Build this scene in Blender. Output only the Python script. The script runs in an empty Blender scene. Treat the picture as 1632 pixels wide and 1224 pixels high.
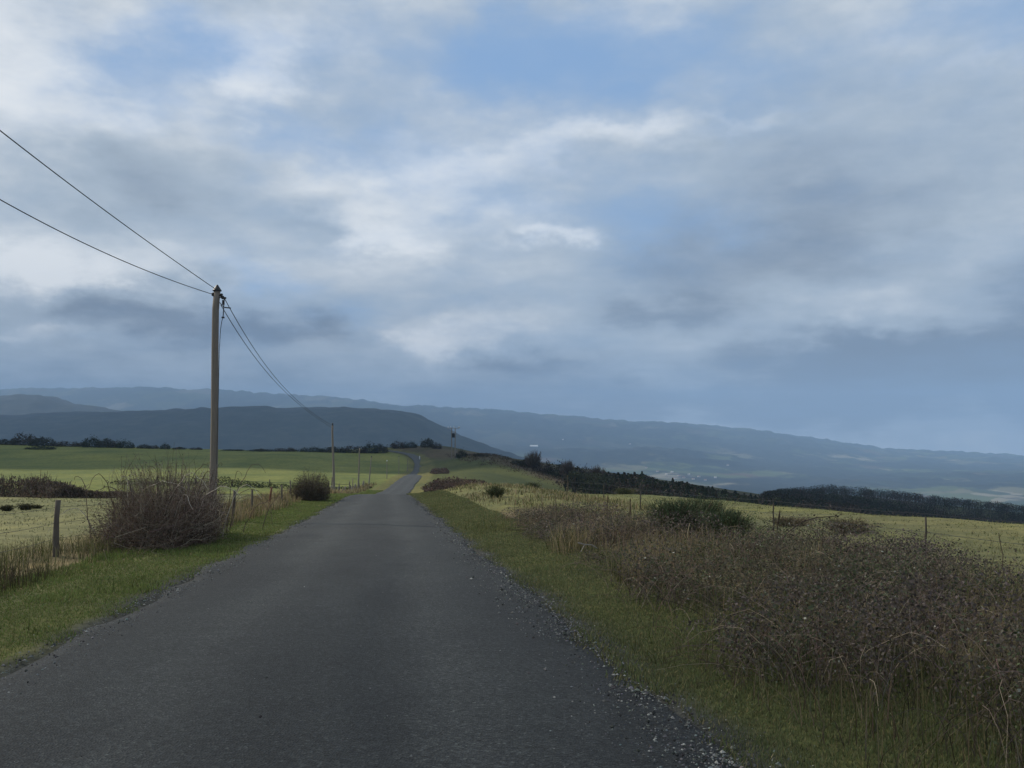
import bpy, math, random
import numpy as np
rng = np.random.default_rng(7)
random.seed(7)
SC = bpy.context.scene
COL = SC.collection
R = math.radians

# ------------------------------------------------------------------ camera, sky, sun, exposure
CZ = 1.42                      # eye height above the road at the camera
PITCH = R(3.16)
FPX = 1413.0                   # focal length in photograph pixels (1632 wide)
cam_d = bpy.data.cameras.new('camera')
cam = bpy.data.objects.new('camera', cam_d); COL.objects.link(cam)
cam.location = (0, 0, CZ); cam.rotation_euler = (R(90) + PITCH, 0, 0)
cam_d.sensor_width = 36; cam_d.lens = 36 * FPX / 1632
cam_d.clip_start = 0.1; cam_d.clip_end = 60000
SC.camera = cam

def pix_dir(px, py):
    cx = (px - 816) / FPX; cy = (612 - py) / FPX
    c, s = math.cos(PITCH), math.sin(PITCH)
    d = np.array([cx, c - cy * s, s + cy * c]); return d / np.linalg.norm(d)
def pix_at(px, py, y):
    """the point seen at a photograph pixel, y metres ahead"""
    d = pix_dir(px, py); return d * (y / d[1]) + np.array([0, 0, CZ])
def azel(px, py):
    d = pix_dir(px, py); return math.degrees(math.atan2(d[0], d[1])), math.degrees(math.asin(d[2]))

SUN_AZ, SUN_EL = -66.0, 36.0
SUN = np.array([math.sin(R(SUN_AZ)) * math.cos(R(SUN_EL)), math.cos(R(SUN_AZ)) * math.cos(R(SUN_EL)), math.sin(R(SUN_EL))])
sl = bpy.data.lights.new('sun', 'SUN'); sl.energy = 4.4; sl.angle = R(1.2); sl.color = (1.0, 0.92, 0.78)
so = bpy.data.objects.new('sun', sl); COL.objects.link(so)
from mathutils import Vector
so.rotation_euler = Vector(SUN).to_track_quat('Z', 'Y').to_euler(); so.location = (-60, 30, 60)

class NT:
    """short hand for building shader node trees"""
    def __init__(s, t): s.t = t; s.n = t.nodes; s.l = t.links
    def new(s, typ, **k):
        n = s.n.new(typ)
        for a, b in k.items(): setattr(n, a, b)
        return n
    def put(s, sock, v):
        if isinstance(v, bpy.types.NodeSocket): s.l.new(v, sock)
        elif v is not None: sock.default_value = v
    def m(s, op, a, b=None, c=None, clamp=False):
        n = s.new('ShaderNodeMath', operation=op, use_clamp=clamp)
        for i, v in enumerate((a, b, c)): s.put(n.inputs[i], v)
        return n.outputs[0]
    def vm(s, op, a, b=None, c=None):
        n = s.new('ShaderNodeVectorMath', operation=op)
        for i, v in enumerate((a, b, c)): s.put(n.inputs[i], v)
        return n.outputs['Value'] if op in ('DOT_PRODUCT', 'LENGTH') else n.outputs[0]
    def noise(s, vec, scale, detail=4, rough=0.5, dist=0.0, color=False):
        n = s.new('ShaderNodeTexNoise'); s.put(n.inputs['Vector'], vec)
        n.inputs['Scale'].default_value = scale; n.inputs['Detail'].default_value = detail
        n.inputs['Roughness'].default_value = rough; n.inputs['Distortion'].default_value = dist
        return n.outputs['Color'] if color else n.outputs[0]
    def ramp(s, f, stops, interp='LINEAR'):
        n = s.new('ShaderNodeValToRGB'); e = n.color_ramp.elements; n.color_ramp.interpolation = interp
        while len(e) < len(stops): e.new(0.5)
        for i, (p, c) in enumerate(stops): e[i].position = p; e[i].color = (*c, 1) if len(c) == 3 else c
        s.put(n.inputs[0], f); return n.outputs[0]
    def mix(s, f, a, b, blend='MIX'):
        n = s.new('ShaderNodeMix', data_type='RGBA', blend_type=blend)
        s.put(n.inputs[0], f)
        for sock, v in ((n.inputs[6], a), (n.inputs[7], b)):
            s.put(sock, (*v, 1) if isinstance(v, tuple) and len(v) == 3 else v)
        return n.outputs[2]
    def smooth(s, v, a, b):
        n = s.new('ShaderNodeMapRange', interpolation_type='SMOOTHSTEP')
        s.put(n.inputs[0], v); n.inputs[1].default_value = a; n.inputs[2].default_value = b
        return n.outputs[0]

W = bpy.data.worlds.new('World'); SC.world = W; W.use_nodes = True
W.node_tree.nodes.clear(); w = NT(W.node_tree)
SKY_STRENGTH = 0.1
gen = w.new('ShaderNodeTexCoord').outputs['Generated']
dirn = w.vm('NORMALIZE', gen)
sep = w.new('ShaderNodeSeparateXYZ'); w.put(sep.inputs[0], dirn)
az = w.m('MULTIPLY', w.m('ARCTAN2', sep.outputs[0], sep.outputs[1]), 180 / math.pi)
el = w.m('MULTIPLY', w.m('ARCSINE', sep.outputs[2]), 180 / math.pi)
cmb = w.new('ShaderNodeCombineXYZ'); w.put(cmb.inputs[0], az); w.put(cmb.inputs[1], el)
ae = cmb.outputs[0]
# the cloud deck seen in perspective: a plane above the land
hh = w.m('ADD', w.m('MAXIMUM', sep.outputs[2], 0.0), 0.10)
cd = w.new('ShaderNodeCombineXYZ'); w.put(cd.inputs[0], w.m('DIVIDE', sep.outputs[0], hh)); w.put(cd.inputs[1], w.m('DIVIDE', sep.outputs[1], hh))
deck = cd.outputs[0]
wob = w.vm('SUBTRACT', w.noise(w.vm('MULTIPLY', ae, (1.0, 1.9, 1.0)), 0.16, 6, 0.58, color=True), (0.5, 0.5, 0.5))
wae = w.vm('MULTIPLY_ADD', wob, (13.0, 6.5, 0.0), ae)
def blobs(lst, base, gain=1.0):
    acc = base
    for px, py, rx, ry, amt in lst:
        a, e = azel(px, py); ia, ie = FPX / rx / 57.3, FPX / ry / 57.3
        v = w.vm('MULTIPLY_ADD', wae, (ia, ie, 0), (-a * ia, -e * ie, 0))
        g = w.m('POWER', math.exp(-1), w.vm('DOT_PRODUCT', v, v))
        acc = w.m('MULTIPLY_ADD', g, amt * gain, acc)
    return acc
n1 = w.noise(deck, 1.1, 7, 0.56)
n3 = w.noise(deck, 3.4, 6, .6)
n2 = w.noise(w.vm('MULTIPLY_ADD', ae, (1.0, 2.2, 1.0), (40, 7, 3)), 0.11, 7, 0.6)
COVER = [(320, 75, 110, 60, -.55), (210, 150, 110, 55, -.40), (560, 70, 140, 70, -.30), (920, 120, 160, 100, -.58),
         (760, 60, 130, 90, -.45), (1070, 70, 150, 80, -.28), (640, 245, 140, 55, -.38), (440, 232, 90, 38, -.35),
         (1560, 40, 160, 60, -.40), (430, 432, 70, 26, -.35), (1030, 330, 140, 60, -.38), (800, 340, 110, 50, -.25),
         (1200, 110, 120, 70, -.25), (560, 505, 60, 24, -.25), (700, 30, 60, 60, .15), (1480, 260, 160, 90, -.10)]
LIGHT = [(410, 120, 75, 60, .34), (50, 130, 130, 90, .24), (60, 20, 220, 50, .12), (75, 425, 70, 48, .42), (330, 425, 120, 30, .12),
         (660, 552, 55, 42, .34), (620, 375, 60, 28, .24), (880, 386, 58, 15, .27), (740, 335, 150, 60, .16), (560, 305, 120, 70, .12),
         (860, 240, 130, 22, .16), (1010, 215, 120, 18, .17), (1160, 180, 90, 14, .15), (720, 275, 110, 30, .20), (780, 530, 80, 25, .18),
         (200, 290, 130, 50, -.22), (450, 530, 120, 32, -.34), (190, 490, 210, 36, -.36), (100, 560, 200, 30, -.10), (80, 630, 300, 40, -.25),
         (520, 355, 80, 24, -.16), (820, 585, 110, 30, -.30), (1050, 490, 120, 28, -.22), (1400, 575, 260, 40, -.30), (1620, 520, 120, 60, -.28),
         (1350, 360, 280, 160, -.10), (1100, 600, 240, 20, .08), (1560, 390, 110, 45, .16), (1390, 490, 150, 36, .14), (1560, 60, 200, 60, .10),
         (1150, 430, 140, 60, -.10), (470, 555, 220, 14, .0), (60, 535, 90, 14, .16), (700, 650, 900, 34, -.24), (1500, 640, 420, 60, -.14), (1250, 330, 300, 170, -.08), (1250, 470, 260, 70, .05), (350, 600, 400, 30, -.10), (1380, 430, 360, 150, -.10), (1350, 610, 420, 55, -.12)]
cov = blobs(COVER, w.m('ADD', w.m('MULTIPLY', w.m('SUBTRACT', n2, 0.5), 0.8), w.m('MULTIPLY_ADD', w.m('SUBTRACT', n1, 0.5), 0.7, 0.84)))
lig = blobs(LIGHT, w.m('ADD', w.m('MULTIPLY_ADD', w.m('SUBTRACT', n3, .5), .22, 0.60), w.m('ADD', w.m('MULTIPLY', w.m('SUBTRACT', n1, 0.5), 0.42), w.m('MULTIPLY', w.m('SUBTRACT', n2, 0.5), 0.62))), 1.25)
sky = w.new('ShaderNodeTexSky', sky_type='NISHITA')
sky.sun_disc = False; sky.sun_elevation = R(SUN_EL); sky.sun_rotation = R(SUN_AZ % 360)
sky.altitude = 600; sky.air_density = 1.0; sky.dust_density = 1.2; sky.ozone_density = 2.0
k = 1 / SKY_STRENGTH
def ck(r, g, b): return (r * k, g * k, b * k)
cloud_dark, cloud_mid, cloud_lit = ck(.19, .235, .305), ck(.425, .505, .595), ck(.86, .895, .925)
c1 = w.mix(w.smooth(lig, 0.05, 0.55), cloud_dark, cloud_mid)
c2 = w.mix(w.smooth(lig, 0.45, 1.0), c1, cloud_lit)
blue = w.mix(0.75, sky.outputs[0], ck(.29, .475, .77))
skycol = w.mix(w.smooth(cov, -0.04, 0.98), blue, c2)
bg = w.new('ShaderNodeBackground'); w.put(bg.inputs[0], skycol); bg.inputs[1].default_value = SKY_STRENGTH
wo = w.new('ShaderNodeOutputWorld'); w.l.new(bg.outputs[0], wo.inputs[0])
W.cycles.sampling_method = 'MANUAL'; W.cycles.sample_map_resolution = 512

SC.view_settings.view_transform = 'Standard'; SC.view_settings.look = 'None'
SC.view_settings.exposure = 0.0; SC.view_settings.gamma = 1.0; SC.view_settings.use_curve_mapping = False
SC.render.engine = 'CYCLES'
SC.cycles.max_bounces = 6; SC.cycles.volume_bounces = 2; SC.cycles.transparent_max_bounces = 8

# ------------------------------------------------------------------ helpers
def hash2(ix, iy, seed):
    h = (ix.astype(np.int64) * 374761393 + iy.astype(np.int64) * 668265263 + seed * 1442695041) & 0x7fffffff
    h = ((h ^ (h >> 13)) * 1274126177) & 0x7fffffff
    return ((h ^ (h >> 16)) & 0xffff) / 65535.0
def vnoise(x, y, scale, seed=0):
    x = np.asarray(x, float) / scale; y = np.asarray(y, float) / scale
    ix, iy = np.floor(x), np.floor(y); fx, fy = x - ix, y - iy
    fx = fx * fx * (3 - 2 * fx); fy = fy * fy * (3 - 2 * fy)
    a, b = hash2(ix, iy, seed), hash2(ix + 1, iy, seed); c, d = hash2(ix, iy + 1, seed), hash2(ix + 1, iy + 1, seed)
    return (a + (b - a) * fx) * (1 - fy) + (c + (d - c) * fx) * fy
def fbm(x, y, scale, seed=0, octs=4):
    t = 0; amp = 0.5; tot = 0
    for o in range(octs):
        t = t + amp * vnoise(x, y, scale / 2 ** o, seed + 17 * o); tot += amp; amp *= 0.55
    return t / tot
def sstep(v, a, b):
    t = np.clip((np.asarray(v, float) - a) / (b - a), 0, 1); return t * t * (3 - 2 * t)
def spline(xs, ys):
    xs, ys = np.array(xs, float), np.array(ys, float); n = len(xs); h = np.diff(xs)
    A = np.eye(n); r = np.zeros(n)
    for i in range(1, n - 1):
        A[i, i - 1:i + 2] = h[i - 1], 2 * (h[i - 1] + h[i]), h[i]
        r[i] = 6 * ((ys[i + 1] - ys[i]) / h[i] - (ys[i] - ys[i - 1]) / h[i - 1])
    M = np.linalg.solve(A, r)
    def f(x):
        x = np.asarray(x, float); xc = np.clip(x, xs[0], xs[-1])
        i = np.clip(np.searchsorted(xs, xc) - 1, 0, n - 2); a, b = xs[i + 1] - xc, xc - xs[i]; hi = h[i]
        v = (M[i] * a ** 3 + M[i + 1] * b ** 3) / (6 * hi) + (ys[i] / hi - M[i] * hi / 6) * a + (ys[i + 1] / hi - M[i + 1] * hi / 6) * b
        s0 = (ys[1] - ys[0]) / h[0]; s1 = (ys[-1] - ys[-2]) / h[-1]
        return v + np.where(x < xs[0], (x - xs[0]) * s0, 0) + np.where(x > xs[-1], (x - xs[-1]) * s1, 0)
    return f

def mesh_np(name, V, faces, mats=(), parent=None, col=None, attrs=None, smooth=False, link=True):
    """one mesh object from numpy arrays; faces = list of (n,k) index arrays"""
    if not isinstance(faces, (list, tuple)): faces = [faces]
    me = bpy.data.meshes.new(name); V = np.ascontiguousarray(V, dtype=np.float32)
    me.vertices.add(len(V)); me.vertices.foreach_set('co', V.ravel())
    faces = [np.asarray(f, dtype=np.int32) for f in faces if len(f)]
    nl = sum(f.size for f in faces); nf = sum(len(f) for f in faces)
    me.loops.add(nl); me.polygons.add(nf)
    me.loops.foreach_set('vertex_index', np.concatenate([f.ravel() for f in faces]))
    tot = np.concatenate([np.full(len(f), f.shape[1], np.int32) for f in faces])
    start = np.concatenate([[0], np.cumsum(tot)[:-1]]).astype(np.int32)
    me.polygons.foreach_set('loop_start', start)
    me.polygons.foreach_set('use_smooth', np.full(nf, smooth))
    me.update(calc_edges=True)
    if col is not None:
        c = np.ones((len(V), 4), np.float32); c[:, :3] = col
        me.color_attributes.new('Col', 'FLOAT_COLOR', 'POINT').data.foreach_set('color', c.ravel())
    for a, v in (attrs or {}).items():
        me.attributes.new(a, 'FLOAT', 'POINT').data.foreach_set('value', np.asarray(v, np.float32).ravel())
    for m_ in (mats if isinstance(mats, (list, tuple)) else [mats]): me.materials.append(m_)
    o = bpy.data.objects.new(name, me)
    if link: COL.objects.link(o)
    if parent is not None: o.parent = parent
    return o
def tag(o, label=None, cat=None, group=None, kind=None):
    for kx, v in (('label', label), ('category', cat), ('group', group), ('kind', kind)):
        if v: o[kx] = v
    return o
def thing(name, label, cat, loc=(0, 0, 0), group=None, rz=0.0):
    o = bpy.data.objects.new(name, None); COL.objects.link(o)
    o.location = [float(c) for c in loc]; o.rotation_euler = (0, 0, rz); o.empty_display_size = 0.2
    return tag(o, label, cat, group)
def dup(root, loc, rz=0.0, sc=1.0, label=None, group=None):
    r = root.copy(); COL.objects.link(r); r.location = [float(c) for c in loc]; r.rotation_euler = (0, 0, rz)
    r.scale = sc if isinstance(sc, (tuple, list)) else (sc, sc, sc)
    if label: r['label'] = label
    if group: r['group'] = group
    for ch in list(root.children):
        c = ch.copy(); COL.objects.link(c); c.parent = r
        for g in ch.children:
            d = g.copy(); COL.objects.link(d); d.parent = c
    return r
class MB:
    """collects vertices, faces and vertex colours"""
    def __init__(s): s.V = []; s.F = {}; s.C = []; s.n = 0
    def add(s, V, F, c=(.5, .5, .5)):
        V = np.asarray(V, float).reshape(-1, 3); F = np.asarray(F, int)
        s.V.append(V); s.F.setdefault(F.shape[1], []).append(F + s.n)
        c = np.asarray(c, float); s.C.append(np.broadcast_to(c, (len(V), 3)) if c.ndim == 1 else c); s.n += len(V)
    def tubes(s, P, rad, sides=3, c=(.5, .5, .5), caps=False):
        """P (N,K,3) polylines, rad (N,K) or scalar: N tapering tubes"""
        P = np.asarray(P, float)
        if P.ndim == 2: P = P[None]
        N, K, _ = P.shape; rad = np.broadcast_to(np.asarray(rad, float), (N, K))
        T = np.gradient(P, axis=1); T /= np.linalg.norm(T, axis=2, keepdims=True) + 1e-9
        ref = np.where(np.abs(T[..., 2:3]) > .9, np.array([1., 0, 0]), np.array([0, 0, 1.]))
        A = np.cross(T, ref); A /= np.linalg.norm(A, axis=2, keepdims=True) + 1e-9; B = np.cross(T, A)
        th = np.arange(sides) * 2 * np.pi / sides
        V = P[:, :, None] + rad[:, :, None, None] * (A[:, :, None] * np.cos(th)[:, None] + B[:, :, None] * np.sin(th)[:, None])
        idx = np.arange(N * K * sides).reshape(N, K, sides); nx = np.roll(idx, -1, axis=2)
        F = np.stack([idx[:, :-1], nx[:, :-1], nx[:, 1:], idx[:, 1:]], -1).reshape(-1, 4)
        c = np.asarray(c, float)
        if c.ndim == 2: c = np.repeat(c, K * sides, axis=0)
        n0 = s.n; s.add(V.reshape(-1, 3), F, c)
        if caps:
            F2 = np.concatenate([idx[:, 0, ::-1], idx[:, -1]]) + n0
            s.F.setdefault(sides, []).append(F2)
    def box(s, c, size, col=(.5, .5, .5), rz=0.0, bev=0.0):
        x, y, z = np.array(size) / 2
        v = np.array([[sx * x, sy * y, sz * z] for sz in (-1, 1) for sy in (-1, 1) for sx in (-1, 1)], float)
        cr, sr = math.cos(rz), math.sin(rz); v = v @ np.array([[cr, sr, 0], [-sr, cr, 0], [0, 0, 1]])
        s.add(v + np.array(c), [[0, 2, 3, 1], [4, 5, 7, 6], [0, 1, 5, 4], [2, 6, 7, 3], [0, 4, 6, 2], [1, 3, 7, 5]], col)
    def lathe(s, prof, at=(0, 0, 0), sides=12, col=(.5, .5, .5)):
        prof = np.array(prof, float); th = np.arange(sides) * 2 * np.pi / sides
        V = np.stack([prof[:, None, 0] * np.cos(th), prof[:, None, 0] * np.sin(th), np.repeat(prof[:, 1:2], sides, 1)], -1)
        idx = np.arange(len(prof) * sides).reshape(len(prof), sides); nx = np.roll(idx, -1, 1)
        s.add(V.reshape(-1, 3) + np.array(at), np.stack([idx[:-1], nx[:-1], nx[1:], idx[1:]], -1).reshape(-1, 4), col)
    def leaves(s, P, size, c, up=0.0, aspect=0.6):
        """leaf-sized quads with random facing at the points P"""
        N = len(P); size = np.broadcast_to(np.asarray(size, float), (N,))[:, None]
        a = rng.normal(size=(N, 3)); a[:, 2] += up * np.sign(rng.normal(size=N)); a /= np.linalg.norm(a, axis=1, keepdims=True)
        b = np.cross(a, rng.normal(size=(N, 3))); b /= np.linalg.norm(b, axis=1, keepdims=True) + 1e-9
        V = np.stack([P - a * size * .5, P + b * size * aspect * .5, P + a * size * .5, P - b * size * aspect * .5], 1)
        c = np.asarray(c, float); c = np.repeat(c, 4, axis=0) if c.ndim == 2 else c
        s.add(V.reshape(-1, 3), np.arange(N * 4).reshape(N, 4), c)
    def blades(s, P, h, wd, c, lean=0.3, seg=1, tipc=1.25, dirs=None):
        """grass blades rooted at P"""
        N = len(P); h = np.broadcast_to(np.asarray(h, float), (N,)); wd = np.broadcast_to(np.asarray(wd, float), (N,))
        th = rng.uniform(0, 2 * np.pi, N); side = np.stack([np.cos(th), np.sin(th), 0 * th], 1) * wd[:, None] * .5
        ph = rng.uniform(0, 2 * np.pi, N); ln = np.abs(rng.normal(0, lean, N)) * h
        L = np.stack([np.cos(ph) * ln, np.sin(ph) * ln, 0 * ph], 1)
        if dirs is not None: L = L + dirs * h[:, None]
        up = np.stack([0 * h, 0 * h, h], 1); c = np.asarray(c, float); c = np.broadcast_to(c, (N, 3))
        if seg == 1:
            V = np.stack([P - side, P + side, P + up + L], 1).reshape(-1, 3)
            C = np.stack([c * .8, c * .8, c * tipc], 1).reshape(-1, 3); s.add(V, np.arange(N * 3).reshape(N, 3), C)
        else:
            M = P + up * .55 + L * .3; T = P + up * (1 - .15 * (ln / (h + 1e-6)))[:, None] + L
            V = np.stack([P - side, P + side, M + side * .8, M - side * .8, T + side * .25, T - side * .25], 1).reshape(-1, 3)
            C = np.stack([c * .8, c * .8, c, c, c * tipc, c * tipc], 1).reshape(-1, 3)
            i = np.arange(N)[:, None] * 6
            s.add(V, np.concatenate([i + np.array([[0, 1, 2, 3]]), i + np.array([[3, 2, 4, 5]])]), C)
    def build(s, name, mat, parent=None, smooth=False, col=True):
        V = np.concatenate(s.V); C = np.concatenate(s.C)
        return mesh_np(name, V, [np.concatenate(f) for f in s.F.values()], mat, parent, C if col else None, smooth=smooth)

def new_mat(name):
    m_ = bpy.data.materials.new(name); m_.use_nodes = True; m_.node_tree.nodes.clear(); t = NT(m_.node_tree)
    out = t.new('ShaderNodeOutputMaterial'); return m_, t, out
def bsdf(t, out, color, rough=0.8, spec=0.2, bump=None, bstr=0.3, bdist=0.01, metal=0.0):
    b = t.new('ShaderNodeBsdfPrincipled'); t.put(b.inputs['Base Color'], (*color, 1) if isinstance(color, tuple) else color)
    t.put(b.inputs['Roughness'], rough); b.inputs['Specular IOR Level'].default_value = spec; b.inputs['Metallic'].default_value = metal
    if bump is not None:
        bn = t.new('ShaderNodeBump'); bn.inputs['Strength'].default_value = bstr; bn.inputs['Distance'].default_value = bdist
        t.put(bn.inputs['Height'], bump); t.l.new(bn.outputs[0], b.inputs['Normal'])
    t.l.new(b.outputs[0], out.inputs[0]); return b
def plant_mat(name, trans=0.25):
    m_, t, out = new_mat(name); a = t.new('ShaderNodeVertexColor', layer_name='Col').outputs[0]
    d = t.new('ShaderNodeBsdfDiffuse'); t.put(d.inputs[0], a); tr = t.new('ShaderNodeBsdfTranslucent'); t.put(tr.inputs[0], a)
    mx = t.new('ShaderNodeMixShader'); mx.inputs[0].default_value = trans
    t.l.new(d.outputs[0], mx.inputs[1]); t.l.new(tr.outputs[0], mx.inputs[2]); t.l.new(mx.outputs[0], out.inputs[0]); return m_
M_LEAF = plant_mat('leaf', 0.25)
M_GRASS = plant_mat('grass_blade', 0.3)
M_TWIG = plant_mat('twig', 0.0)
def simple_mat(name, color, rough=0.8, var=0.25, scale=20.0, stretch=(1, 1, 1), spec=0.2, bstr=0.2, metal=0.0):
    m_, t, out = new_mat(name); p = t.vm('MULTIPLY', t.new('ShaderNodeTexCoord').outputs['Object'], stretch)
    n = t.noise(p, scale, 6, 0.6)
    c = t.mix(n, tuple(x * (1 - var) for x in color), tuple(min(1, x * (1 + var)) for x in color))
    bsdf(t, out, c, rough, spec, n, bstr, 0.01, metal); return m_
M_POLE = simple_mat('weathered_pole_wood', (.20, .175, .15), .9, .45, 6, (9, 9, .5), .1, .5)
M_POST = simple_mat('weathered_post_wood', (.11, .095, .08), .95, .45, 8, (8, 8, .6), .1, .5)
M_DARKPOST = simple_mat('dark_post_wood', (.06, .053, .046), .95, .4, 8, (8, 8, .6), .1, .5)
M_REDPOST = simple_mat('reddish_post_wood', (.15, .075, .05), .95, .4, 8, (8, 8, .6), .1, .5)
M_METAL = simple_mat('dark_fitting_metal', (.035, .036, .04), .5, .3, 20, (1, 1, 1), .4, .1, .6)
M_WIRE = simple_mat('dark_wire', (.03, .032, .036), .6, .2, 5)
M_GALV = simple_mat('galvanised_steel', (.30, .31, .33), .5, .2, 15, (1, 1, 1), .4, .1, .4)
M_PORC = simple_mat('pale_insulator', (.62, .64, .66), .3, .1, 10, (1, 1, 1), .5, 0)
M_WHITE = simple_mat('white_paint', (.72, .72, .70), .6, .12, 6)
M_ROOFTILE = simple_mat('roof_tile', (.26, .14, .10), .9, .3, 3)
M_CREAM = simple_mat('pale_render', (.66, .63, .58), .9, .12, 2)

# ------------------------------------------------------------------ the lie of the land
Xr = spline([-60, 0, 40, 70, 110, 151, 200, 250, 300, 350, 390, 425, 450, 465],
            [7.8, -.57, -6.1, -10.35, -15.3, -19.4, -23.1, -27.0, -31.2, -36.0, -40.8, -47.0, -55.0, -63.5])
def rel(py, d): return CZ - (py - 690) / FPX * d         # height of what is seen at row py, d metres off
Zc = spline([-60, 0, 35, 70, 110, 151, 200, 250, 300, 350, 390, 425, 455, 490, 520, 600, 750, 1000, 1500],
            [3.06, 0, -1.78, rel(788.5, 70), rel(787.5, 110), rel(780.5, 151), rel(763.5, 200), rel(756, 250), rel(750.5, 300), rel(742, 350), rel(735, 390),
             rel(727, 425), rel(720.5, 455), rel(714, 490), -7.0, -16, -50, -130, -260])
Zl = spline([-60, 0, 35, 70, 110, 150, 220, 300, 350, 400, 440, 500, 600, 750, 1000, 1500],
            [3.06, 0, -1.78, -3.5, rel(780, 110), rel(766, 150), rel(751, 220), rel(739, 300), rel(729, 350), rel(722, 400), rel(719, 440), -11, -30, -70, -150, -280])
FLOOR = -300.0
def sky_line(pts):
    px = np.array([p[0] for p in pts], float); tz = []
    for p in pts:
        d = pix_dir(*p); tz.append(d[2] / d[1])
    f = np.array(tz); return lambda q: np.interp(q, px, f)
MESA = sky_line([(-900, 672), (-300, 668), (0, 664), (100, 661), (170, 659), (260, 655), (350, 652), (480, 651), (590, 651), (640, 656), (680, 668), (720, 688), (760, 704), (810, 721), (870, 745), (1000, 785), (1200, 830)])
PEAK = sky_line([(-900, 655), (-400, 646), (-100, 640), (0, 634), (45, 630), (90, 635), (150, 649), (220, 664), (320, 700), (420, 760)])
RANGE = sky_line([(-900, 632), (-300, 628), (100, 621), (250, 620), (400, 627), (560, 638), (650, 648), (720, 651), (800, 655), (900, 664), (1000, 672), (1100, 677), (1200, 685), (1300, 700), (1400, 716), (1632, 730), (2600, 750)])
FOOT = sky_line([(500, 740), (700, 716), (820, 712), (930, 716), (1030, 712), (1090, 716), (1180, 730), (1260, 738), (1400, 752), (1632, 765), (2400, 790)])
SPUR = sky_line([(700, 900), (900, 850), (1060, 812), (1180, 789), (1240, 778), (1320, 769), (1400, 777), (1500, 789), (1632, 803), (1800, 822), (2100, 870), (2600, 980)])
def far_land(x, y):
    yy = np.maximum(y, 60.0); q = 816 + FPX * x / yy; d = np.hypot(x, y)
    nz = fbm(x, y, 1400, 3) - .5; n2 = fbm(x, y, 380, 5) - .5
    z = FLOOR + 60 * nz + 22 * n2
    def ridge(S, D, wf, wb, rough):
        top = CZ + S(q) * D; t = (yy - D) / np.where(yy < D, wf, wb)
        g = 1 / (1 + np.abs(t) ** 2.6)
        edge = rough * ((fbm(x, y, 260, 9) - .5) * 2 + .9 * (vnoise(x, y, 60, 4) - .5))
        return FLOOR + (top - FLOOR + edge) * g
    front = y > 60
    for S, D, wf, wb, rg in ((MESA, 3600, 1100, 1200, 16), (PEAK, 5400, 1200, 1500, 22), (RANGE, 10500, 2600, 3000, 34), (FOOT, 7000, 1100, 1300, 24)):
        z = np.where(front, np.maximum(z, ridge(S, D, wf, wb, rg)), z)
    return z
WR = 2.35
def G0(x, y):
    """ground height, metres"""
    x = np.asarray(x, float); y = np.asarray(y, float); s = x - Xr(np.minimum(y, 470)) ; zc = Zc(y)
    left = Zl(y) + np.clip(-x - 120, 0, 200) / 110 * sstep(y, 250, 400) * 3.2 + (fbm(x, y, 60, 11) - .5) * 1.2 * sstep(-s, 10, 60)
    z = zc + (left - zc) * sstep(-s, 5, 60)
    kf = .015 + (.0045 - .015) * sstep(y, 110, 260)
    t = np.maximum(0, s - 19 + 4 * sstep(y, 110, 200)); cap = 16.0
    fall = np.where(t < cap, kf * t * t, kf * cap * cap + 2 * kf * cap * (t - cap))
    bump = 5.2 * np.exp(-((s - 27) / 18.5) ** 2) * sstep(y, 190, 330) * (1 - .75 * sstep(y, 335, 430)) + .9 * np.exp(-((s - 14) / 7) ** 2) * sstep(y, 120, 170) * (1 - sstep(y, 200, 260))
    hum = .22 * np.exp(-((s - 6.2) / 2.2) ** 2) * sstep(y, -10, 6) + (fbm(x, y, 7, 21) - .5) * .35 * sstep(s, 5, 9)
    tan_bank = .75 * np.exp(-((s - 8.5) / 4.0) ** 2) * np.exp(-((y - 62) / 20) ** 2)
    z = z + np.where(s > 0, -fall + bump + hum + tan_bank, 0)
    z = z + (fbm(x, y, 2.5, 31) - .5) * .14 * sstep(np.abs(s), 2.4, 4.5) - .04 * sstep(np.abs(s), 2.1, 2.9)
    
    r = np.hypot(x, y); w_ = sstep(r, 520, 1500)
    z = np.maximum(z, FLOOR - 40)
    z = z * (1 - w_) + far_land(x, y) * w_
    # a wooded spur to the right, beyond the fields
    q = 816 + FPX * x / np.maximum(y, 60)
    top = CZ + SPUR(q) * 620 - 9
    t2 = np.abs((y - 620) / np.where(y < 620, 300, 260)); sp = top - 55 * t2 ** 2
    return np.where((y > 200), np.maximum(z, sp), z)
def ground_hit(px, py, d0=3.0, d1=900.0):
    """where the line of sight through a photograph pixel first meets the ground"""
    ds = np.geomspace(d0, d1, 6000); dr = pix_dir(px, py); dr = dr / dr[1]
    z = CZ + dr[2] * ds; g = G0(dr[0] * ds, ds); i = np.argmax(z <= g)
    d = ds[i]; return np.array([dr[0] * d, d, float(g[i])])
def on_ground(px, y):
    dr = pix_dir(px, 760); x = dr[0] / dr[1] * y; return np.array([x, y, float(G0(x, y))])
def sd(s, y): x = float(Xr(y)) + s; return np.array([x, y, float(G0(x, y))])

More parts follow.
